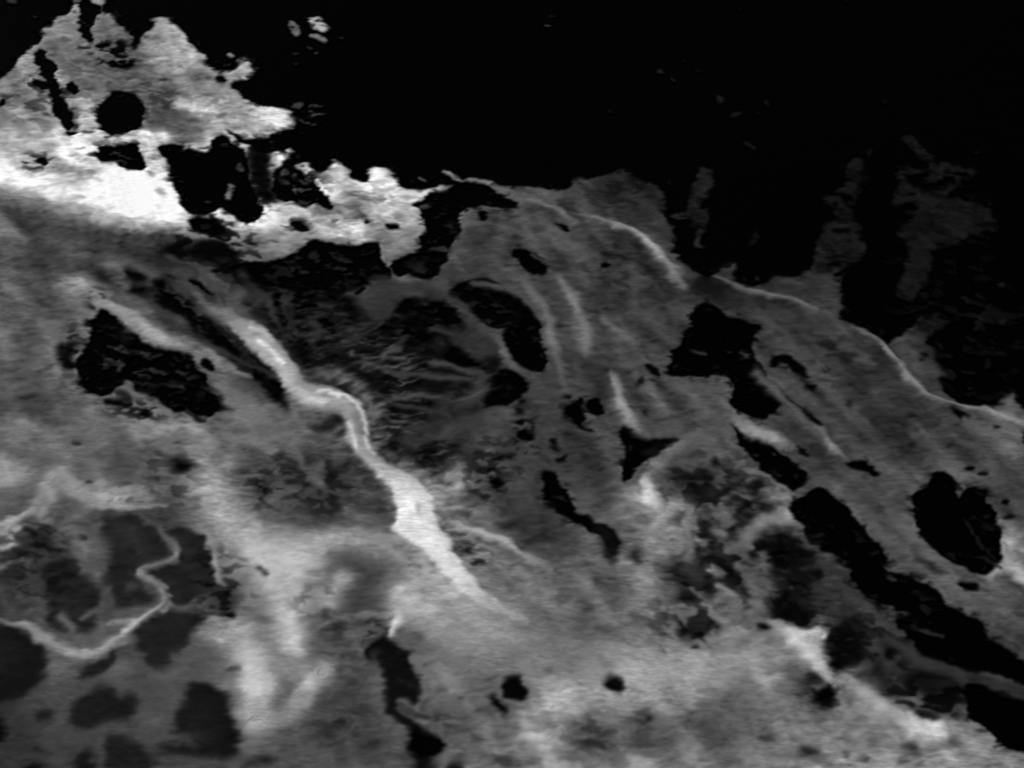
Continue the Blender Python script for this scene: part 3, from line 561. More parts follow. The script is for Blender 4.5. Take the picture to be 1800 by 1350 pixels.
# frayed bright fringe on the upper side of the ridge
for q, (pts, wv, vv) in enumerate([
    ([(560,655),(600,660),(640,690),(655,720),(650,760),(665,790),(690,815)], 16, 92),
    ([(715,820),(750,848),(775,870),(792,900),(830,935)], 15, 100),
    ([(640,640),(700,655),(760,665),(830,672)], 5, 62), ([(690,700),(750,700),(810,708),(850,690),(880,670)], 4, 72),
    ([(660,690),(700,715),(750,722),(790,735)], 4, 58), ([(650,720),(690,740),(720,745),(760,755)], 3, 58),
    ([(735,775),(780,768),(815,745)], 4, 60), ([(730,755),(752,755),(765,765)], 5, 64), ([(760,640),(790,646),(840,662)], 8, 64),
    ([(700,555),(740,575),(790,590),(840,600)], 4, 44), ([(655,540),(672,530),(690,505)], 22, 58), ([(700,505),(745,510),(790,520),(830,545)], 14, 60),
    ([(600,600),(640,588),(670,570)], 4, 50), ([(640,650),(680,630),(710,600)], 6, 46), ([(820,600),(850,605),(865,620)], 18, 52),
    ([(800,720),(830,705),(850,670)], 12, 58), ([(845,545),(830,580),(800,600)], 8, 46), ([(790,760),(830,750),(860,760)], 26, 66),
    ([(545,560),(560,580),(550,600)], 7, 44), ([(510,520),(500,545),(520,580)], 5, 40), ([(450,530),(470,520),(480,545)], 8, 52),
    ([(395,490),(410,510),(440,525)], 7, 50), ([(340,470),(375,500),(395,535)], 5, 52), ([(500,575),(540,560),(580,550)],4,36)]):
    ridge('-', pts, wv, vv, p=2.2, h=0.008, mode='max')
nf = spec(15, 13, 5, 0.35, 3)
k1 = np.exp(-(((GU - 645 - (GV - 740) * .55) / 75) ** 2 + ((GV - 740) / 120) ** 2)) + 0.35 * np.exp(-(((GU - 790) / 60) ** 2 + ((GV - 900) / 70) ** 2))
T *= 1 + np.clip(k1, 0, 1) * np.clip(nf * 0.30, -0.6, 0.45)

for v, pts in [(54,[(640,500),(660,478),(700,495),(740,502),(785,515),(800,535),(745,540),(705,530),(692,560),(668,572),(650,548)]),
               (52,[(800,592),(850,588),(875,615),(850,640),(815,628)]),(50,[(690,780),(740,750),(760,730),(775,700),(800,690),(785,740),(770,770),(720,800)]),
               (34,[(612,598),(650,585),(665,560),(640,560),(600,580)])]:
    region('-', v, pts, 3.0)

for t, v, pts in [('E',2,[(330,215),(480,235),(565,255),(625,330),(645,372),(560,352),(470,330),(400,290),(300,300)]),('E',3,[(600,478),(690,540),(740,592),(640,595),(520,550)]),
                  ('E',6,[(300,300),(420,330),(480,400),(430,460),(380,420),(320,380)]),('E',2,[(690,125),(760,125),(860,165),(950,230),(1000,290),(1035,330),(1030,430),(1060,490),(1080,560),(1070,610),(1000,620),(930,600),(900,540),(870,470),(840,430),(900,390),(800,390),(720,340),(640,240),(560,210),(600,160)]),
                  ('E',5,[(860,610),(930,630),(970,680),(975,720),(940,735),(900,780),(860,800),(780,800),(740,790),(790,720),(800,660),(840,620)])]:
    region(t, v, pts, 2.0)
for s in [('E',400,60,60,30,30,3,20),('E',750,175,30,16,26,2),('E',850,375,40,6,22,1.5),('E',440,250,30,8,24,1.5,20),('E',90,185,16,20,2),('E',820,700,60,10,16,2,-10)]:
    spot(*s)

cr3 = spec(63, 28, 20, -0.4, 3)
for pts, wv, vv in [([(0,965),(18,962),(26,950),(12,940),(-10,938)],5,[165,170,160,150,140]),([(-10,932),(25,916),(55,900),(80,872)],6,[172,170,150,140]),([(28,935),(45,925),(65,930)],4,150),
     ([(0,1000),(20,990),(50,985)],5,110),([(130,940),(138,965),(150,1000)],8,[96,110,90]),([(165,930),(175,960),(180,1000)],6,86),([(150,1085),(180,1075),(200,1085)],5,80),([(240,900),(262,918),(280,925)],4,80),
     ([(190,1100),(205,1092),(235,1098)],3.5,140),([(110,1085),(125,1100),(130,1115)],7,90),([(185,1040),(195,1060),(190,1090)],8,74),
     ([(1215,900),(1222,925),(1215,950)],4,112),([(1270,930),(1262,960),(1280,985)],5,106),([(1300,905),(1322,925),(1318,960)],5,104),([(1225,990),(1262,985),(1300,1000)],5,100),([(1300,860),(1340,880),(1385,885)],7,118),
     ([(1180,990),(1200,1010),(1230,1020)],5,104),([(1290,1040),(1320,1060),(1350,1085)],6,112),([(1170,900),(1190,905),(1215,890),(1220,905)],4,140),([(1560,900),(1600,945),(1650,985),(1700,1010)],6,84),
     ([(960,385),(990,410),(1020,440),(1040,470)],6,82),([(985,340),(975,352),(985,370)],5,88),([(1020,365),(1040,385)],5,84),([(1110,470),(1120,500),(1115,540)],7,74),([(1175,540),(1190,560),(1180,600)],8,72),
     ([(1330,560),(1380,590),(1420,640)],6,72),([(1420,560),(1470,600),(1530,640)],7,70),([(1460,700),(1500,740),(1550,790)],7,76),([(1600,760),(1650,800),(1690,830)],7,76),([(1700,740),(1730,760),(1790,775)],7,88),
     ([(1500,830),(1540,870),(1580,900)],6,76),([(1490,580),(1470,570),(1440,565)],4,66),([(1180,680),(1210,690),(1250,680)],6,84),([(1230,740),(1260,735),(1290,745)],6,92),
     ([(400,700),(440,740),(480,790)],10,116),([(520,790),(535,820),(560,850)],7,92),([(480,860),(500,890),(540,905)],6,88),([(600,880),(620,910),(650,920)],6,92),
     ([(640,1085),(690,1080),(700,1060)],5,130),([(560,1105),(600,1090),(650,1085)],4,106),([(700,1050),(760,1030),(800,1050)],6,172),([(740,960),(690,950),(640,955)],7,146)]:
    ridge('-', pts, wv, vv, p=2, h=.005)
for p in [(1250,850,90,50),(1280,930,80,60),(1240,1015,80,46),(1215,1095,60,56),(1330,1000,50,60)]:
    dx, dy = GU - p[0], GV - p[1]
    g = np.clip(1.4 * np.exp(-(dx / p[2]) ** 2 - (dy / p[3]) ** 2), 0, 1)
    T -= T * g * 0.5 * np.clip(cr3 * 1.4, 0, 1)

# ---- crumbling foam: dark pits in the sheet, light crumbs in the openings
cr1 = spec(61, 13, 6, -0.1, 3); cr2 = spec(62, 20, 9, -0.3, 3)
def crumble(u, v, rx, ry, amt, n=cr1, th=0.1, ang=0.0):
    q = math.radians(ang); dx, dy = GU - u, GV - v
    a_ = (dx * math.cos(q) + dy * math.sin(q)) / rx; b_ = (-dx * math.sin(q) + dy * math.cos(q)) / ry
    g = np.clip(1.5 * np.exp(-(a_*a_ + b_*b_) * 1.1) - 0.15, 0, 1)
    k = g * np.clip((n - th) * 2.2, 0, 1)
    if amt < 0: T[:] *= 1 + k * amt
    else: T[:] += k * amt * np.clip(1 - T / 60.0, 0, 1)
for pts, wv, vv in [([(325,455),(345,475),(372,505),(390,535)],[4,6,6,5],[50,62,66,80]),([(290,485),(320,510),(350,535),(385,560)],5,46),([(262,530),(290,552),(320,572),(345,590)],[6,9,9,5],[50,60,58,46]),
     ([(400,575),(430,620),(470,650),(500,665)],6,30),([(385,610),(420,630),(460,645),(505,665)],4,42),([(300,455),(330,470),(360,470)],6,56),([(425,480),(440,500),(455,525)],9,46),([(410,520),(425,545)],10,52),
     ([(330,590),(360,600),(400,622)],5,52),([(365,545),(380,570),(410,600)],4,34),([(440,540),(480,555),(500,590)],5,34),([(500,520),(512,550),(505,585)],6,32)]:
    ridge('-', pts, wv, vv, p=2, h=.004, mode='max')
for c in [(370,540,100,60,30,cr2,.1,40),(450,640,70,30,26,cr2,.1,35),(200,150,150,90,-.28,cr2,.0),(640,350,100,60,-.22,cr2,.1),(420,200,110,40,-.18,cr2,.2),(60,180,60,50,-.3,cr2,.1),(440,440,60,40,-.5,cr2,.2),
          (200,92,34,22,-.85),(212,112,36,12,-.9),(170,92,22,10,-.7),(192,272,50,20,-.8),(8,182,22,14,-.8),(500,250,48,26,-.9,cr1,-.4),
          (530,318,55,34,-.85,cr1,-.3),(548,212,34,22,-.9,cr1,-.3),(380,405,50,40,-.7,cr2,-.1),(345,440,60,40,-.7,cr2),(400,480,60,30,-.6,cr2),
          (470,345,34,36,-.5),(68,292,34,20,-.6),(170,242,50,8,-.7),(60,150,30,14,-.5),(290,175,40,22,-.35),(610,390,30,12,-.4),(520,395,30,16,-.6),
          (760,830,80,60,-.3),(862,830,44,70,-.5),(925,780,26,55,-.75),(565,860,70,60,-.4,cr2),(450,855,40,36,-.4),(1012,722,36,24,-.5),
          (1255,845,90,50,-.42,cr2,.2),(1205,880,44,50,-.25),(1295,930,70,70,-.3,cr2,.2),(1240,1012,80,50,-.4,cr2,.2),(1215,1100,56,50,-.45,cr2,.3),
          (1400,1010,80,90,-.5,cr2),(1420,1100,60,40,-.5),(1545,1130,70,80,-.55),(1640,1225,80,46,-.7,cr2,-.2),(1450,1210,40,44,-.5),(1330,890,50,40,-.4),
          (385,1035,60,70,-.45),(60,955,80,60,-.35,cr2),(70,1020,70,60,-.3),(230,870,60,30,-.3),(300,830,60,60,-.3,cr2),(820,960,50,34,-.25),(790,925,40,30,-.2),
          (830,990,50,30,-.25),(1050,1290,120,50,-.2),(1350,1280,120,60,-.12),(620,1150,70,60,-.18),(600,1280,90,60,-.15),(500,840,60,70,-.3),
          (780,1290,70,40,-.2),(1460,640,70,60,-.3,cr2,.2),(1100,460,90,60,-.2,cr2,.3),(150,660,120,60,-.15),(560,1060,60,30,-.25),(640,1105,60,20,-.35),
          (560,465,150,40,26,cr1,.5),(270,625,110,60,40,cr1,.55),(180,640,50,50,26,cr1,.8),(340,690,70,30,45,cr2,.3),(170,560,20,60,-.6,cr1,.1),(250,720,60,20,-.6,cr1,.2),(130,620,24,50,-.6,cr1,0),(300,545,110,50,34,cr2,.2),(410,600,60,60,26,cr1,.4),(350,490,80,40,36,cr2,.2),
          (760,400,60,70,26,cr1,.7),(820,560,90,70,22,cr1,.5),(1700,600,130,100,15,cr2,.4),(1480,950,60,50,14,cr1,.9),(1580,1070,100,40,16,cr1,.9),
          (1395,1000,60,80,22,cr1,.6),(1480,1135,50,50,14,cr1,.7),(445,310,30,40,-.6),(860,590,50,60,14,cr1,.8),(1650,400,130,130,-.35,cr2,.1),(1480,390,60,110,-.35,cr2,.1),(1225,370,40,70,-.3,cr1,.2),(1660,560,60,60,-.5,cr2,.1),(1110,330,80,30,-.3,cr2),
          (480,560,60,60,30,cr1,.2),(200,275,50,24,70,cr1,.8),(540,330,50,40,60,cr1,.6),(550,205,40,30,50,cr1,.9),(1740,950,50,60,12,cr1,.9),
          (1330,640,120,60,10,cr1,1.2),(1650,440,140,160,8,cr2,.7),(860,700,60,50,20,cr1,.6),(1180,780,60,30,12,cr1,.8),(1390,800,60,50,8,cr1,.8),
          (720,1170,40,90,14,cr1,.8),(1500,1140,50,40,14,cr1,.6),(600,570,110,60,22,cr1,.3)]:
    crumble(*c)

# ---- thick ridges and folds of foam
R = [
(1,'-',[(380,528),(398,548),(428,580),(458,602),(490,628),(508,655),(528,690),(556,710),(585,703),(610,720),(618,752),(640,790),(672,825),(708,856),(735,888),(733,925),(757,958),(788,990),(812,1022),(840,1052),(878,1082),(925,1108)],
   [6,12,20,22,21,17,17,17,17,21,18,19,21,25,33,36,28,25,21,18,12,8],[110,165,205,212,222,200,190,215,185,165,172,190,205,222,238,236,238,234,228,215,190,150],3.4,.055),
(2,'-',[(165,533),(200,545),(235,562),(262,583),(290,600),(325,610),(345,606)],[6,9,13,14,14,10,6],[120,150,160,168,165,140,90],3,.035),
(3,'-',[(395,636),(415,651),(440,660)],[5,6,4],[90,130,100],2.6,.02),
(4,'-',[(1000,372),(1050,385),(1095,398),(1128,418),(1160,448),(1184,478),(1200,505)],[4,4,6,8,9,9,8],[78,112,138,158,150,130,98],2.2,.035),
(5,'-',[(1262,490),(1300,508),(1340,520),(1400,534),(1432,550)],[5,5,5,6,5],[95,96,105,108,95],2.0,.025),
(6,'-',[(1490,578),(1530,592),(1560,616),(1590,658),(1620,690),(1660,708),(1700,718),(1745,726),(1830,752)],[3,4,5,6,6,4.5,3.5,5,9],[60,100,138,132,128,112,128,148,140],2.0,.035),
(7,'-',[(1075,662),(1085,692),(1095,720),(1110,745),(1132,765)],[6,8,9,12,9],[125,150,150,142,105],2.4,.03),
(8,'-',[(880,602),(890,628),(903,648),(930,664)],[7,8,8,6],[85,100,90,70],2.4,.02),
(9,'-',[(1425,748),(1445,768),(1465,790),(1490,810)],[6,8,8,5],[110,145,150,105],2.4,.03),
(10,'-',[(1285,730),(1308,752),(1332,765),(1362,776),(1388,786)],[5,8,12,13,8],[85,120,142,150,100],2.6,.03),
(11,'-',[(1133,840),(1143,862),(1153,888),(1172,905)],[6,9,10,7],[145,196,192,145],2.6,.03),
(12,'-',[(790,918),(820,934),(860,948),(900,965),(930,988),(965,1006)],[4,5,6,6,6,6],[125,150,172,168,148,118],2.2,.025),
(13,'-',[(690,1116),(698,1095),(706,1072)],[6,10,16],[212,205,170],2.4,.025),
(14,'G',[(-60,560),(0,570),(60,590),(140,600),(200,650),(260,690),(320,720),(380,752),(430,762),(520,742),(590,702),(650,660),(710,612),(760,570),(810,535),(860,500),(872,460),(850,410),(800,370),(760,340),(762,302),(840,285),(900,270),(938,240),(935,200),(890,160),(850,110),(838,70)],
   [5,5,5,6,8,9,9,11,10,10,9,8,7,6,6,6,6,6,7,7,7,6,5,5,6,6,5,4],[110,112,120,138,142,146,150,152,152,150,146,150,168,160,150,130,125,130,125,118,112,105,110,115,110,100,90,75],2.8,.03),
(15,'I',[(180,385),(245,425),(300,470)],[5,7,6],[110,135,125],2.4,.02),
(16,'I',[(470,570),(550,625),(620,680),(670,740),(720,800),(760,860),(800,905)],[6,14,20,20,14,9,7],[130,178,205,205,195,180,150],2.8,.04),
(17,'I',[(880,890),(950,940),(1020,1008),(1080,1055),(1160,1100),(1220,1130),(1290,1150),(1360,1150),(1410,1140)],[8,12,12,11,12,14,15,13,8],[130,160,158,165,180,200,206,195,150],2.6,.04),
(18,'I',[(1620,345),(1660,315),(1700,300),(1750,310),(1800,338),(1900,400)],[6,8,9,9,9,9],[120,150,165,178,175,160],2.4,.04),
(19,'I',[(1040,20),(1150,90),(1260,170),(1380,262),(1500,330)],[8,8,8,7,5],[88,92,92,88,75],2.2,.02),
(20,'G',[(1315,735),(1350,850),(1372,960),(1372,1090)],[16,20,20,16],[190,198,192,165],2.4,.03),
(21,'G',[(1690,870),(1640,920),(1600,985)],[12,14,12],[165,178,150],2.2,.025),
(0,'I',[(640,640),(700,640),(742,638)],[9,8,4],[200,200,180],2.6,.02),
(0,'-',[(985,490),(1003,525),(1020,560),(1035,605),(1030,630)],[8,10,11,9,7],[106,122,120,112,88],2,.02),
(0,'-',[(1062,562),(1090,592),(1120,605)],[7,8,6],[104,104,92],2,.012),
(0,'-',[(925,500),(955,545),(970,600),(983,640),(992,690)],[7,8,10,10,7],[92,100,108,102,84],2,.02),
(0,'-',[(1330,658),(1372,702),(1402,728),(1440,768)],[10,11,10,8],[84,92,90,90],2,.02),
(0,'-',[(870,325),(905,338),(950,350)],[4,5,5],[84,96,88],2,.01),
(0,'-',[(905,345),(960,358),(985,372),(1010,388)],[5,5,6,6],[104,116,112,92],2,.015),
(0,'-',[(880,395),(930,415),(955,440)],[8,10,9],[85,88,80],2,.012),
(0,'-',[(830,500),(890,510),(925,530),(950,570)],[6,7,7,6],[70,78,80,80],2,.012),
(0,'G',[(1090,90),(1125,180),(1145,270),(1185,390)],[6,6,6,5],[125,140,140,110],2,.015),
(0,'G',[(600,610),(640,590),(700,590)],[5,5,4],[95,120,150],2,.01),
(0,'-',[(1290,960),(1310,950),(1340,920),(1370,905)],[12,12,12,10],[90,110,130,140],2,.01),
(0,'-',[(1150,930),(1185,890),(1215,895)],[10,8,6],[140,150,130],2,.012),
(0,'-',[(1160,820),(1185,795),(1210,780),(1240,760)],[10,10,10,10],[110,112,108,95],2,.01),
(0,'-',[(1215,895),(1210,930),(1212,980)],[9,9,9],[120,115,110],2,.01),
(0,'-',[(1560,1120),(1620,1155),(1680,1180),(1730,1195),(1800,1218),(1850,1222)],[8,8,8,8,9,9],[50,50,48,42,44,44],2,.01),
(0,'I',[(1490,40),(1530,110),(1570,170),(1600,200),(1650,250)],[2.5,3,3,3,2.5],[22,26,24,24,28],2,.004),
(0,'I',[(1590,240),(1640,270),(1680,300)],[3,3,3],[28,38,44],2,.004),
(0,'E',[(1000,-10),(1060,30),(1110,0)],[4,4,4],[70,72,72],2,.004),
(0,'A',[(0,1160),(60,1230),(140,1290)],[9,9,7],[120,124,110],2,.015),
(0,'-',[(0,925),(25,920),(50,905),(80,880)],[7,7,9,12],[150,150,140,140],2.2,.015),
]
MAINL = [(388,540),(407,567),(430,600),(457,623),(483,643),(500,670),(513,697),(540,713),(573,725),(600,730),(607,750),(613,783),(630,803),(650,813),(673,840),(693,867),(700,900),(697,920),(695,937),(710,950),(740,967),(763,987),(787,1013),(813,1043),(840,1070),(877,1084),(925,1106)]
MAINR = [(403,537),(423,557),(453,565),(477,590),(500,610),(515,633),(527,663),(547,677),(580,675),(606,688),(627,700),(643,723),(650,750),(650,777),(663,800),(687,820),(713,833),(740,850),(760,880),(767,900),(773,930),(793,960),(810,993),(833,1023),(853,1047),(890,1076),(930,1100)]
def fold(pts, v, own, soft, h):
    r = mask_poly(smooth(px('-', pts), 1), soft)
    ys, xs, m = r
    vv = np.interp(GV[ys, xs], *v) if isinstance(v, tuple) else v
    T[ys, xs] += (vv - T[ys, xs]) * m
    RID[ys, xs] = np.maximum(RID[ys, xs], m)
    HGT[ys, xs] = np.maximum(HGT[ys, xs], h * blur(m, 6.0))
    o = m > 0.5
    OWN[ys, xs][o] = own; OWNV[ys, xs][o] = 2
fold(MAINL + MAINR[::-1], ([535,560,600,640,680,705,740,780,820,860,900,940,1000,1050,1080,1106],[95,135,168,170,145,160,118,122,165,205,226,230,222,202,172,140]), 1, 2.4, .022)
ridge('-', [(388,540),(430,590),(485,628),(515,680),(560,706),(612,716),(628,790),(690,845),(722,890),(722,935),(770,975),(815,1030),(880,1084)], [4,9,10,8,10,9,8,11,14,15,13,10,6], [105,155,188,176,194,170,172,202,230,236,232,216,152], p=2, h=.03)
ridge('-', [(740,880),(738,905),(742,925)], [5,6,5], [205,206,210], p=2, h=0)
for pts, wv, vv in [([(583,692),(612,698),(632,716),(640,742),(646,765)],4,215),([(598,712),(618,728),(626,752),(630,780)],4,150),([(612,745),(622,765),(626,790)],3,205),([(640,770),(648,790),(660,800)],4,200),
                    ([(560,690),(578,688),(595,700)],4,225),([(575,712),(596,716),(606,735)],4,165),([(440,575),(462,585),(480,600)],4,190),([(455,600),(480,618),(498,640)],5,232)]:
    ridge('-', pts, wv, vv, p=2, h=.006)
ridge('-', [(385,672),(430,715),(470,750),(505,775)], [12,22,26,18], [108,118,116,100], p=2.4, h=.015)
ridge('-', [(95,850),(150,878),(210,893),(292,888)], [6,6,5,4], [135,140,140,125], p=2, h=.012)
ridge('-', [(640,700),(652,712),(655,735)], 4, 100, p=2, h=.004)
for r in R:
    if r[0] == 1: continue
    ridge(r[1], r[2], r[3], r[4], p=r[5], h=r[6], own=r[0])

rim = blur((T < 8).astype(float), 9.0)
cr4 = spec(64, 9, 4.5, -0.05, 2)
T *= 1 - 0.75 * np.clip(1 - np.abs(rim - 0.34) / 0.3, 0, 1) * np.clip((cr4 + 0.4 * cr2 - 0.55) * 2.0, 0, 1) * (1 - 0.85 * np.clip(RID, 0, 1))
near = blur(T, 16.0)
T += np.clip(1 - np.abs(rim - 0.72) / 0.26, 0, 1) * np.clip((cr4 + 0.5 * cr1 - 1.0) * 1.6, 0, 1) * near * 0.8 * (T < 12)

# ---- outside the part that could be measured the same kind of foam goes on, broken at random
out = np.clip(np.maximum.reduce([-GU - 10, GU - 1830, -GV - 10, GV - 1365]) / 60.0, 0, 1)
nh = spec(21, 130, 60, -0.6, 4)
T *= 1 - out * np.clip((nh - 0.35) * 3.0, 0, 1)
T *= 1 + out * 0.35 * spec(22, 110, 70, -0.5, 3)

# ---- natural irregularity: mottling, combed edges
mott = 0.55 * spec(31, 70, 40, -0.5, 4) + 0.85 * spec(34, 95, 20, -0.95, 3)
rightness = np.clip((GU - 760 - (GV - 400) * 0.45) / 160.0, 0, 1) * np.clip((1020 - GV + (GU - 1200) * 0.4) / 140, 0.15, 1)
fl = spec(36, 120, 11, -0.85, 2) * np.clip((GU - 1180) / 120, 0, 1) + spec(37, 110, 12, -1.15, 2) * np.clip((1300 - GU) / 120, 0, 1)
mott = mott + rightness * (0.6 * fl + 0.7 * spec(39, 46, 17, -0.75, 4))
fine = spec(32, 15, 4.5, 0.06, 3)
dash = spec(33, 11, 2.4, 0.07, 2)
mist = sum(np.exp(-((GU - u) / ru) ** 2 - ((GV - v) / rv) ** 2) for u, v, ru, rv in [(840, 1090, 150, 70), (560, 990, 120, 60), (1000, 1160, 180, 50), (1200, 1170, 160, 50), (250, 1200, 330, 160), (480, 1130, 160, 160), (80, 820, 200, 80)])
soft_r = (1 - 0.6 * np.clip(RID, 0, 1)) * (1 - 0.6 * np.clip(mist, 0, 1))
topl = np.exp(-((GU - 260) / 330) ** 2 - ((GV - 130) / 110) ** 2)
T = np.maximum(T, 0)
T -= np.clip(topl, 0, 1) * 14 * np.clip(T / 120, 0, 1)
T *= 1 + soft_r * (0.075 * mott + 0.06 * fine + 0.10 * topl * cr2 + 0.03 * cr1)
T -= soft_r * np.clip(dash * fine - 1.2, 0, 1.6) * 0.10 * T * np.clip(0.6 + 0.6 * spec(38, 90, 60, 0, 2), 0, 1.5)
wx = 0.55 * spec(41, 26, 2.6, 0.05, 2) + 1.25 * spec(42, 18, 12, 0, 3)
wy = 0.9 * spec(43, 18, 11, 0, 3) + 0.2 * spec(44, 6, 4, 0, 1)
wx = wx + 0.3 * spec(45, 8, 3.5, 0, 1)
calm = 1 - 0.55 * np.clip(RID, 0, 1)
C, Rr = np.meshgrid(np.arange(NX, dtype=float), np.arange(NY, dtype=float))
T = bilin(T, C + wx * calm, Rr + wy * calm)
# the sheet drags slightly sideways over the water: a short sideways softening
T = 0.4 * T + 0.6 * box(T, 1, 1)
T = 0.6 * T + 0.4 * box(T, 1, 0)
T0 = T.copy()
T = T + (1 - 0.9 * np.clip(RID, 0, 1)) * (0.26 * (T - blur(T, 26.0)) * np.clip(T / 30, 0, 1) + 0.08 * (T - blur(T, 3.0)))
T = np.minimum(T, np.maximum(T0, 10) * 1.35)
T[T0 < 4] = T0[T0 < 4]
T = np.clip(T, 0, 275)
T = np.maximum(T - 1.5, 0)

# ------------------------------------------------------------------ heights
def swell(X, Y):
    return (0.020 * np.sin(1.15 * X - 0.95 * Y + 0.6) + 0.012 * np.sin(2.3 * X + 0.7 * Y + 2.1)
            + 0.008 * np.sin(0.8 * X + 3.1 * Y + 0.4))
thick = 0.010 * blur(np.clip(T / 200.0, 0, 1), 2.0)
relief = 0.0022 * spec(51, 60, 18, -0.9, 4) + 0.0007 * spec(52, 12, 4, 0.05, 3)
Z = swell(GX, GY) + 0.007 + thick + HGT + np.maximum(relief, -0.0035) * np.clip(T / 40.0, 0, 1)
# smooth normals of the whole sheet, shared by every piece of it
dzx = np.gradient(Z, CELL, axis=1); dzy = np.gradient(Z, CELL, axis=0)
N = np.stack([-dzx, -dzy, np.ones_like(Z)], -1)
N /= np.linalg.norm(N, axis=-1, keepdims=True)

# ------------------------------------------------------------------ materials
def srgb_lin(s):
    s = s / 255.0
    return np.where(s <= 0.04045, s / 12.92, ((s + 0.055) / 1.055) ** 2.4)

def foam_material():
    m = bpy.data.materials.new('sea_foam'); m.use_nodes = True
    t = m.node_tree; n = t.nodes; l = t.links
    b = n['Principled BSDF']
    at_ = n.new('ShaderNodeAttribute'); at_.attribute_name = 'foam_light_tone'  # foam albedo, with the falloff of light painted in
    tc = n.new('ShaderNodeTexCoord')
    rt = n.new('ShaderNodeMapping'); rt.inputs['Rotation'].default_value = (0, 0, math.radians(6))
    mp = n.new('ShaderNodeMapping'); mp.inputs['Scale'].default_value = (15, 62, 15)
    ns = n.new('ShaderNodeTexNoise'); ns.inputs['Scale'].default_value = 1.0; ns.inputs['Detail'].default_value = 3.0; ns.inputs['Roughness'].default_value = 0.6
    l.new(tc.outputs['Object'], rt.inputs['Vector']); l.new(rt.outputs['Vector'], mp.inputs['Vector']); l.new(mp.outputs['Vector'], ns.inputs['Vector'])
    mr = n.new('ShaderNodeMapRange'); mr.inputs['From Min'].default_value = 0.28; mr.inputs['From Max'].default_value = 0.72
    mr.inputs['To Min'].default_value = 0.72; mr.inputs['To Max'].default_value = 1.2
    lo = n.new('ShaderNodeTexNoise'); lo.inputs['Scale'].default_value = 1.3; lo.inputs['Detail'].default_value = 2.0
    l.new(tc.outputs['Object'], lo.inputs['Vector'])
    lm = n.new('ShaderNodeMapRange'); lm.inputs['From Min'].default_value = 0.38; lm.inputs['From Max'].default_value = 0.62
    lm.inputs['To Min'].default_value = 0.25; lm.inputs['To Max'].default_value = 1.0
    l.new(lo.outputs['Fac'], lm.inputs['Value'])
    mx = n.new('ShaderNodeMix'); mx.data_type = 'FLOAT'; mx.inputs['A'].default_value = 0.5
    l.new(lm.outputs['Result'], mx.inputs['Factor']); l.new(ns.outputs['Fac'], mx.inputs['B'])
    l.new(mx.outputs['Result'], mr.inputs['Value'])
    mu = n.new('ShaderNodeMath'); mu.operation = 'MULTIPLY'
    l.new(at_.outputs['Fac'], mu.inputs[0]); l.new(mr.outputs['Result'], mu.inputs[1])
    mi = n.new('ShaderNodeMath'); mi.operation = 'MINIMUM'; mi.inputs[1].default_value = 0.93
    l.new(mu.outputs[0], mi.inputs[0])
    l.new(mi.outputs[0], b.inputs['Base Color'])
    b.inputs['Roughness'].default_value = 0.85
    b.inputs['Specular IOR Level'].default_value = 0.0
    bp = n.new('ShaderNodeBump'); bp.inputs['Strength'].default_value = 0.25; bp.inputs['Distance'].default_value = 0.004
    l.new(ns.outputs['Fac'], bp.inputs['Height']); l.new(bp.outputs['Normal'], b.inputs['Normal'])
    return m

def water_material():
    m = bpy.data.materials.new('black_water'); m.use_nodes = True
    t = m.node_tree; n = t.nodes; l = t.links
    b = n['Principled BSDF']
    b.inputs['Base Color'].default_value = (0.0004, 0.0004, 0.0004, 1)
    b.inputs['Roughness'].default_value = 0.12
    b.inputs['IOR'].default_value = 1.33
    b.inputs['Specular IOR Level'].default_value = 0.06
    tc = n.new('ShaderNodeTexCoord')
    ns = n.new('ShaderNodeTexNoise'); ns.inputs['Scale'].default_value = 6.0; ns.inputs['Detail'].default_value = 4.0
    l.new(tc.outputs['Object'], ns.inputs['Vector'])
    bp = n.new('ShaderNodeBump'); bp.inputs['Strength'].default_value = 0.3; bp.inputs['Distance'].default_value = 0.02
    l.new(ns.outputs['Fac'], bp.inputs['Height']); l.new(bp.outputs['Normal'], b.inputs['Normal'])
    return m
FOAM, WATER = foam_material(), water_material()
GAIN = 0.88
ALB = (srgb_lin(T) * GAIN).astype(np.float32)  # foam density and light falloff together, carried as surface colour

# ------------------------------------------------------------------ meshes
def grid_mesh(name, cellmask, origin):
    """mesh of the marked cells of the sheet (cellmask is (NY-1, NX-1))"""
    rr, cc = np.nonzero(cellmask)
    v00 = rr * NX + cc
    quads = np.stack([v00, v00 + 1, v00 + NX + 1, v00 + NX], 1)
    used, inv = np.unique(quads, return_inverse=True)
    inv = inv.reshape(quads.shape).astype(np.int32)
    co = np.stack([GX.ravel()[used] - origin[0], GY.ravel()[used] - origin[1], Z.ravel()[used] - origin[2]], 1).astype(np.float32)
    me = bpy.data.meshes.new(name)
    me.vertices.add(len(used)); me.vertices.foreach_set('co', co.ravel())
    me.loops.add(inv.size); me.loops.foreach_set('vertex_index', inv.ravel())
    me.polygons.add(len(quads))
    me.polygons.foreach_set('loop_start', np.arange(0, inv.size, 4, dtype=np.int32))
    me.update(calc_edges=True)
    me.polygons.foreach_set('use_smooth', np.ones(len(quads), bool))
    at_ = me.attributes.new('foam_light_tone', 'FLOAT', 'POINT'); at_.data.foreach_set('value', ALB.ravel()[used])
    me.normals_split_custom_set_from_vertices(N.reshape(-1, 3)[used].astype(np.float32))
    me.materials.append(FOAM)
    return me

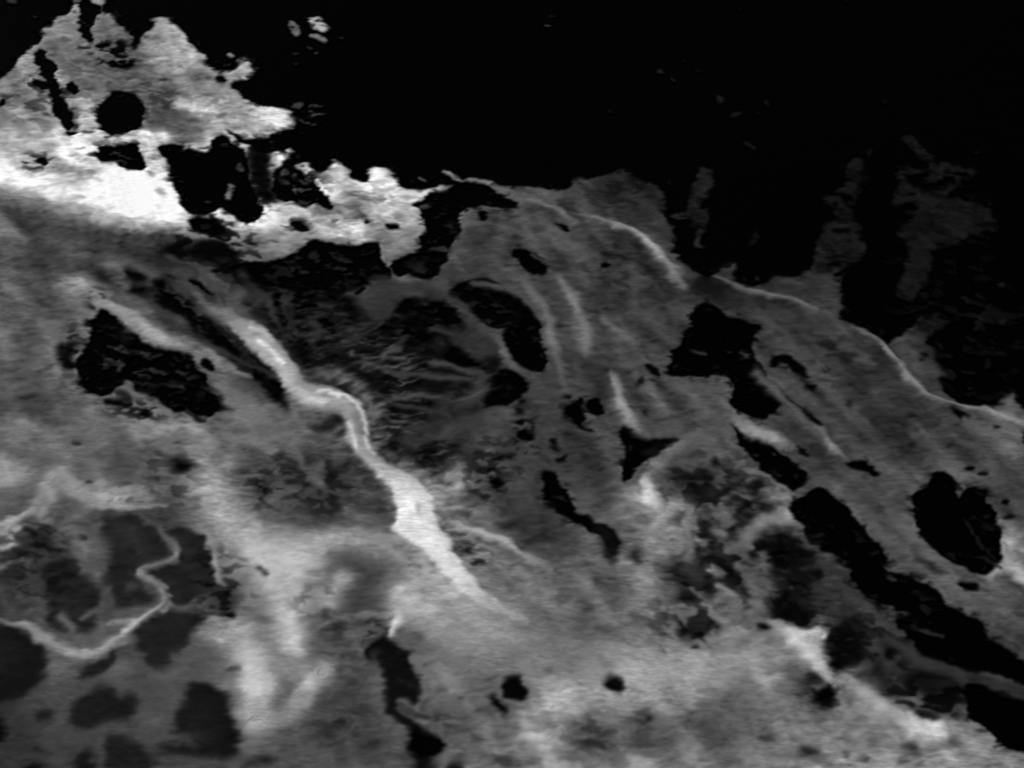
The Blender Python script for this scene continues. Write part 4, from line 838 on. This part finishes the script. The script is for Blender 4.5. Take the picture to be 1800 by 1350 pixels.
def add_foam(name, label, cat, cellmask, group=None, kind=None):
    if not cellmask.any(): return None
    rr, cc = np.nonzero(cellmask)
    ox, oy = gx[int(cc.mean())], gy[int(rr.mean())]
    oz = float(swell(ox, oy))
    me = grid_mesh(name, cellmask, (ox, oy, oz))
    o = bpy.data.objects.new(name, me); col.objects.link(o); o.location = (ox, oy, oz)
    if kind: o['kind'] = kind
    if label: o['label'] = label
    if cat: o['category'] = cat
    if group: o['group'] = group
    return o

# water: fine near the foam, then out to the horizon
def water():
    me = bpy.data.meshes.new('sea_water')
    c = 0.05
    inner = np.arange(-12, 12.001, c)
    far = np.array([14, 18, 25, 40, 80, 200, 600, 1500.])
    ax = np.concatenate([-far[::-1], inner, far])
    X, Y = np.meshgrid(ax, ax)
    fall = np.clip(1 - (np.maximum(np.abs(X), np.abs(Y)) - 10) / 4, 0, 1)
    Zw = swell(X, Y) * fall
    n = len(ax)
    co = np.stack([X, Y, Zw], -1).reshape(-1, 3).astype(np.float32)
    i, j = np.meshgrid(np.arange(n - 1), np.arange(n - 1))
    v = (j * n + i).ravel()
    q = np.stack([v, v + 1, v + n + 1, v + n], 1).astype(np.int32)
    me.vertices.add(len(co)); me.vertices.foreach_set('co', co.ravel())
    me.loops.add(q.size); me.loops.foreach_set('vertex_index', q.ravel())
    me.polygons.add(len(q)); me.polygons.foreach_set('loop_start', np.arange(0, q.size, 4, dtype=np.int32))
    me.update(calc_edges=True)
    me.polygons.foreach_set('use_smooth', np.ones(len(q), bool))
    me.materials.append(WATER)
    o = bpy.data.objects.new('sea_water', me); col.objects.link(o)
    o['kind'] = 'structure'; o['label'] = 'black open sea water'
water()

cellT = np.maximum.reduce([T[:-1, :-1], T[1:, :-1], T[:-1, 1:], T[1:, 1:]])
present = cellT > 3.0
taken = np.zeros_like(present)
ownc = OWN[:-1, :-1]

RIDGE_LABELS = {
 1: 'longest and brightest white ridge of foam, winding diagonally through the middle of the sheet',
 2: 'smooth pale curved foam ridge along the top edge of the dark opening at the left',
 3: 'short thin pale foam ridge just below the start of the long white ridge',
 4: 'curved grey foam crest along the rounded shoulder of the middle sheet beside the black water',
 5: 'faint thin foam crest between two black bays right of the rounded shoulder',
 6: 'thin sharp foam crest curving down to the right edge along the black water',
 7: 'steep narrow pale foam crest ending above the black wedge-shaped opening',
 8: 'small grey foam crest beside the curved black opening in the stringy foam',
 9: 'short straight pale foam crest pointing down to a small black gap in the right sheet',
 10: 'stubby pale foam crest lying along the upper rim of the narrow black slot',
 11: 'short bright foam crest at the foot of the black wedge-shaped opening',
 12: 'thin pale foam line branching to the right of the long white ridge',
 13: 'small white foam spur pointing down at the top of the tall dark opening',
 14: 'snaking narrow foam ridge winding through the dark grey patches at the lower left',
 15: 'faint short foam crest among the dark spots right of the middle',
 16: 'white triangular foam crest tapering down beside the dark round hollow at lower right',
 17: 'long white foam crest with a blunt tip near the lower right black water',
 18: 'rounded pale foam crest at the right edge below the black opening',
 19: 'straight grey foam crest along the lower left rim of the black opening at far right',
 20: 'upright soft white foam ridge in the bright lower left part of the sheet',
 21: 'short slanting white foam ridge right of the upright soft white one'}
for k, lab in RIDGE_LABELS.items():
    m = present & (ownc == k) & ~taken
    add_foam('foam_ridge', lab, 'foam ridge', m, group='thick ridges of sea foam')
    taken |= m

# separate scraps of foam adrift on the black water
def area(pts, tile='-', soft=0):
    r = mask_poly(px(tile, pts), 0)
    m = np.zeros((NY, NX), bool)
    if r is not None: m[r[0], r[1]] = r[2] > 0.5
    return m[:-1, :-1]
SCRAPS = [
 ('upper right of the two brightest foam scraps adrift on the black water', [(540,25),(595,25),(595,64),(548,64),(535,50)]),
 ('upper left of the two brightest foam scraps adrift on the black water', [(500,36),(534,36),(534,75),(500,75)]),
 ('small slanting foam scrap below the brightest pair on the black water', [(536,65),(585,65),(585,84),(536,84)]),
 ('faint foam speck, counted from the top, just below the bright scraps', [(505,84),(580,84),(580,125),(505,125)]),
 ('small pale foam scrap floating above the hooked tip of the bright sheet', [(392,94),(414,94),(414,110),(392,110)]),
 ('slanting pale foam sliver floating above the ragged black channel', [(773,294),(816,294),(822,318),(800,318),(773,306)]),
 ('tapering upright grey foam scrap on black water right of the rounded shoulder', [(1200,292),(1262,292),(1262,444),(1200,444)]),
 ('narrow faint foam scrap standing on black water right of the tapering one', [(1312,405),(1334,405),(1334,442),(1312,442)]),
 ('upright grey foam tongue on black water, second from the right edge', [(1436,280),(1530,280),(1530,520),(1436,450)]),
 ('large ragged dim foam raft with holes on black water near the upper right', [(1556,285),(1760,285),(1760,500),(1640,540),(1556,540)]),
 ('dim diagonal foam finger above the large ragged raft', [(1580,234),(1648,234),(1648,285),(1580,285)]),
 ('round dim foam scrap highest in its loose group on the black water', [(1252,165),(1278,165),(1278,188),(1252,188)]),
 ('dim boomerang-shaped foam scrap lowest in its loose group on the black water', [(1302,248),(1334,248),(1334,272),(1302,272)]),
 ('small oval dim foam scrap right of its loose group on the black water', [(1338,180),(1358,180),(1358,196),(1338,196)]),
 ('dim foam scrap of the pair lying side by side below the small oval one', [(1280,196),(1337,196),(1337,216),(1280,216)]),
 ('dash of the faint double foam streak on black water above the rounded shoulder', [(1148,118),(1192,118),(1192,148),(1148,148)]),
 ('faint single foam scrap on the black water between streaks and shoulder', [(1066,188),(1086,188),(1086,204),(1066,204)]),
 ('small pale foam scrap in the middle of the large black opening', [(1206,612),(1244,612),(1244,632),(1206,632)]),
 ('small pale foam wisp hanging in the large black opening at the upper left', [(392,318),(416,318),(416,352),(392,352)]),
 ('thin grey foam streak stretched along the long diagonal black channel', [(1588,1094),(1668,1094),(1668,1126),(1588,1126)]),
]
def pieces(m):
    """connected pieces of a small cell mask, largest first"""
    cells_ = set(zip(*np.nonzero(m))); out = []
    while cells_:
        st = [cells_.pop()]; got = []
        while st:
            r, c = st.pop(); got.append((r, c))
            for q in ((r+1, c), (r-1, c), (r, c+1), (r, c-1)):
                if q in cells_: cells_.remove(q); st.append(q)
        out.append(got)
    return sorted(out, key=len, reverse=True)
for lab, pts in SCRAPS:
    m = present & area(pts) & ~taken
    many = lab.startswith(('faint foam speck', 'dim foam scrap of the pair', 'dash of'))
    ps = [p for p in pieces(m) if len(p) > 5]
    if many:
        dashes = len(ps) <= 2
        ps = sorted(ps, key=lambda p: np.mean([c for r, c in p]) if dashes else -np.mean([r for r, c in p]))
        rank = ['left', 'right'] if dashes else ['topmost', 'second', 'third', 'fourth', 'fifth', 'sixth', 'seventh', 'eighth']
        ps = ps[:len(rank)]
    for i, p in enumerate(ps if many else ps[:1]):
        if many and len(ps) > 1: lab_ = rank[i] + ' ' + lab
        else: lab_ = lab
        k = np.zeros_like(m); rr, cc = zip(*p); k[list(rr), list(cc)] = True
        add_foam('foam_scrap', lab_, 'foam scrap', k, group='foam scraps adrift on black water')
        taken |= k

# the broad sheet, told apart where folds and channels part it
PARTS = [
 ('bright_foam', 'brightest white foam field with round and square black openings, at the upper left', [(-1500,-900),(760,-900),(760,345),(738,440),(690,450),(600,425),(520,440),(400,400),(325,395),(200,385),(100,360),(0,345),(-1500,300)]),
]
for nm, lab, pts in PARTS:
    m = present & area(pts) & ~taken
    add_foam(nm, lab, None, m, kind='stuff'); taken |= m
grey_tone = present & ~taken & (cellT < 50) & area([(-1200,850),(360,850),(430,1100),(480,1600),(-1200,1600)])  # darker grey cells of the lower left
add_foam('dark_grey_patches', 'dark grey patches between the snaking ridges at lower left', None, grey_tone, kind='stuff'); taken |= grey_tone
add_foam('sea_foam', 'grey bubbly sea foam sheet spread over black water', None, present & ~taken, kind='stuff')
print('cells', present.sum())
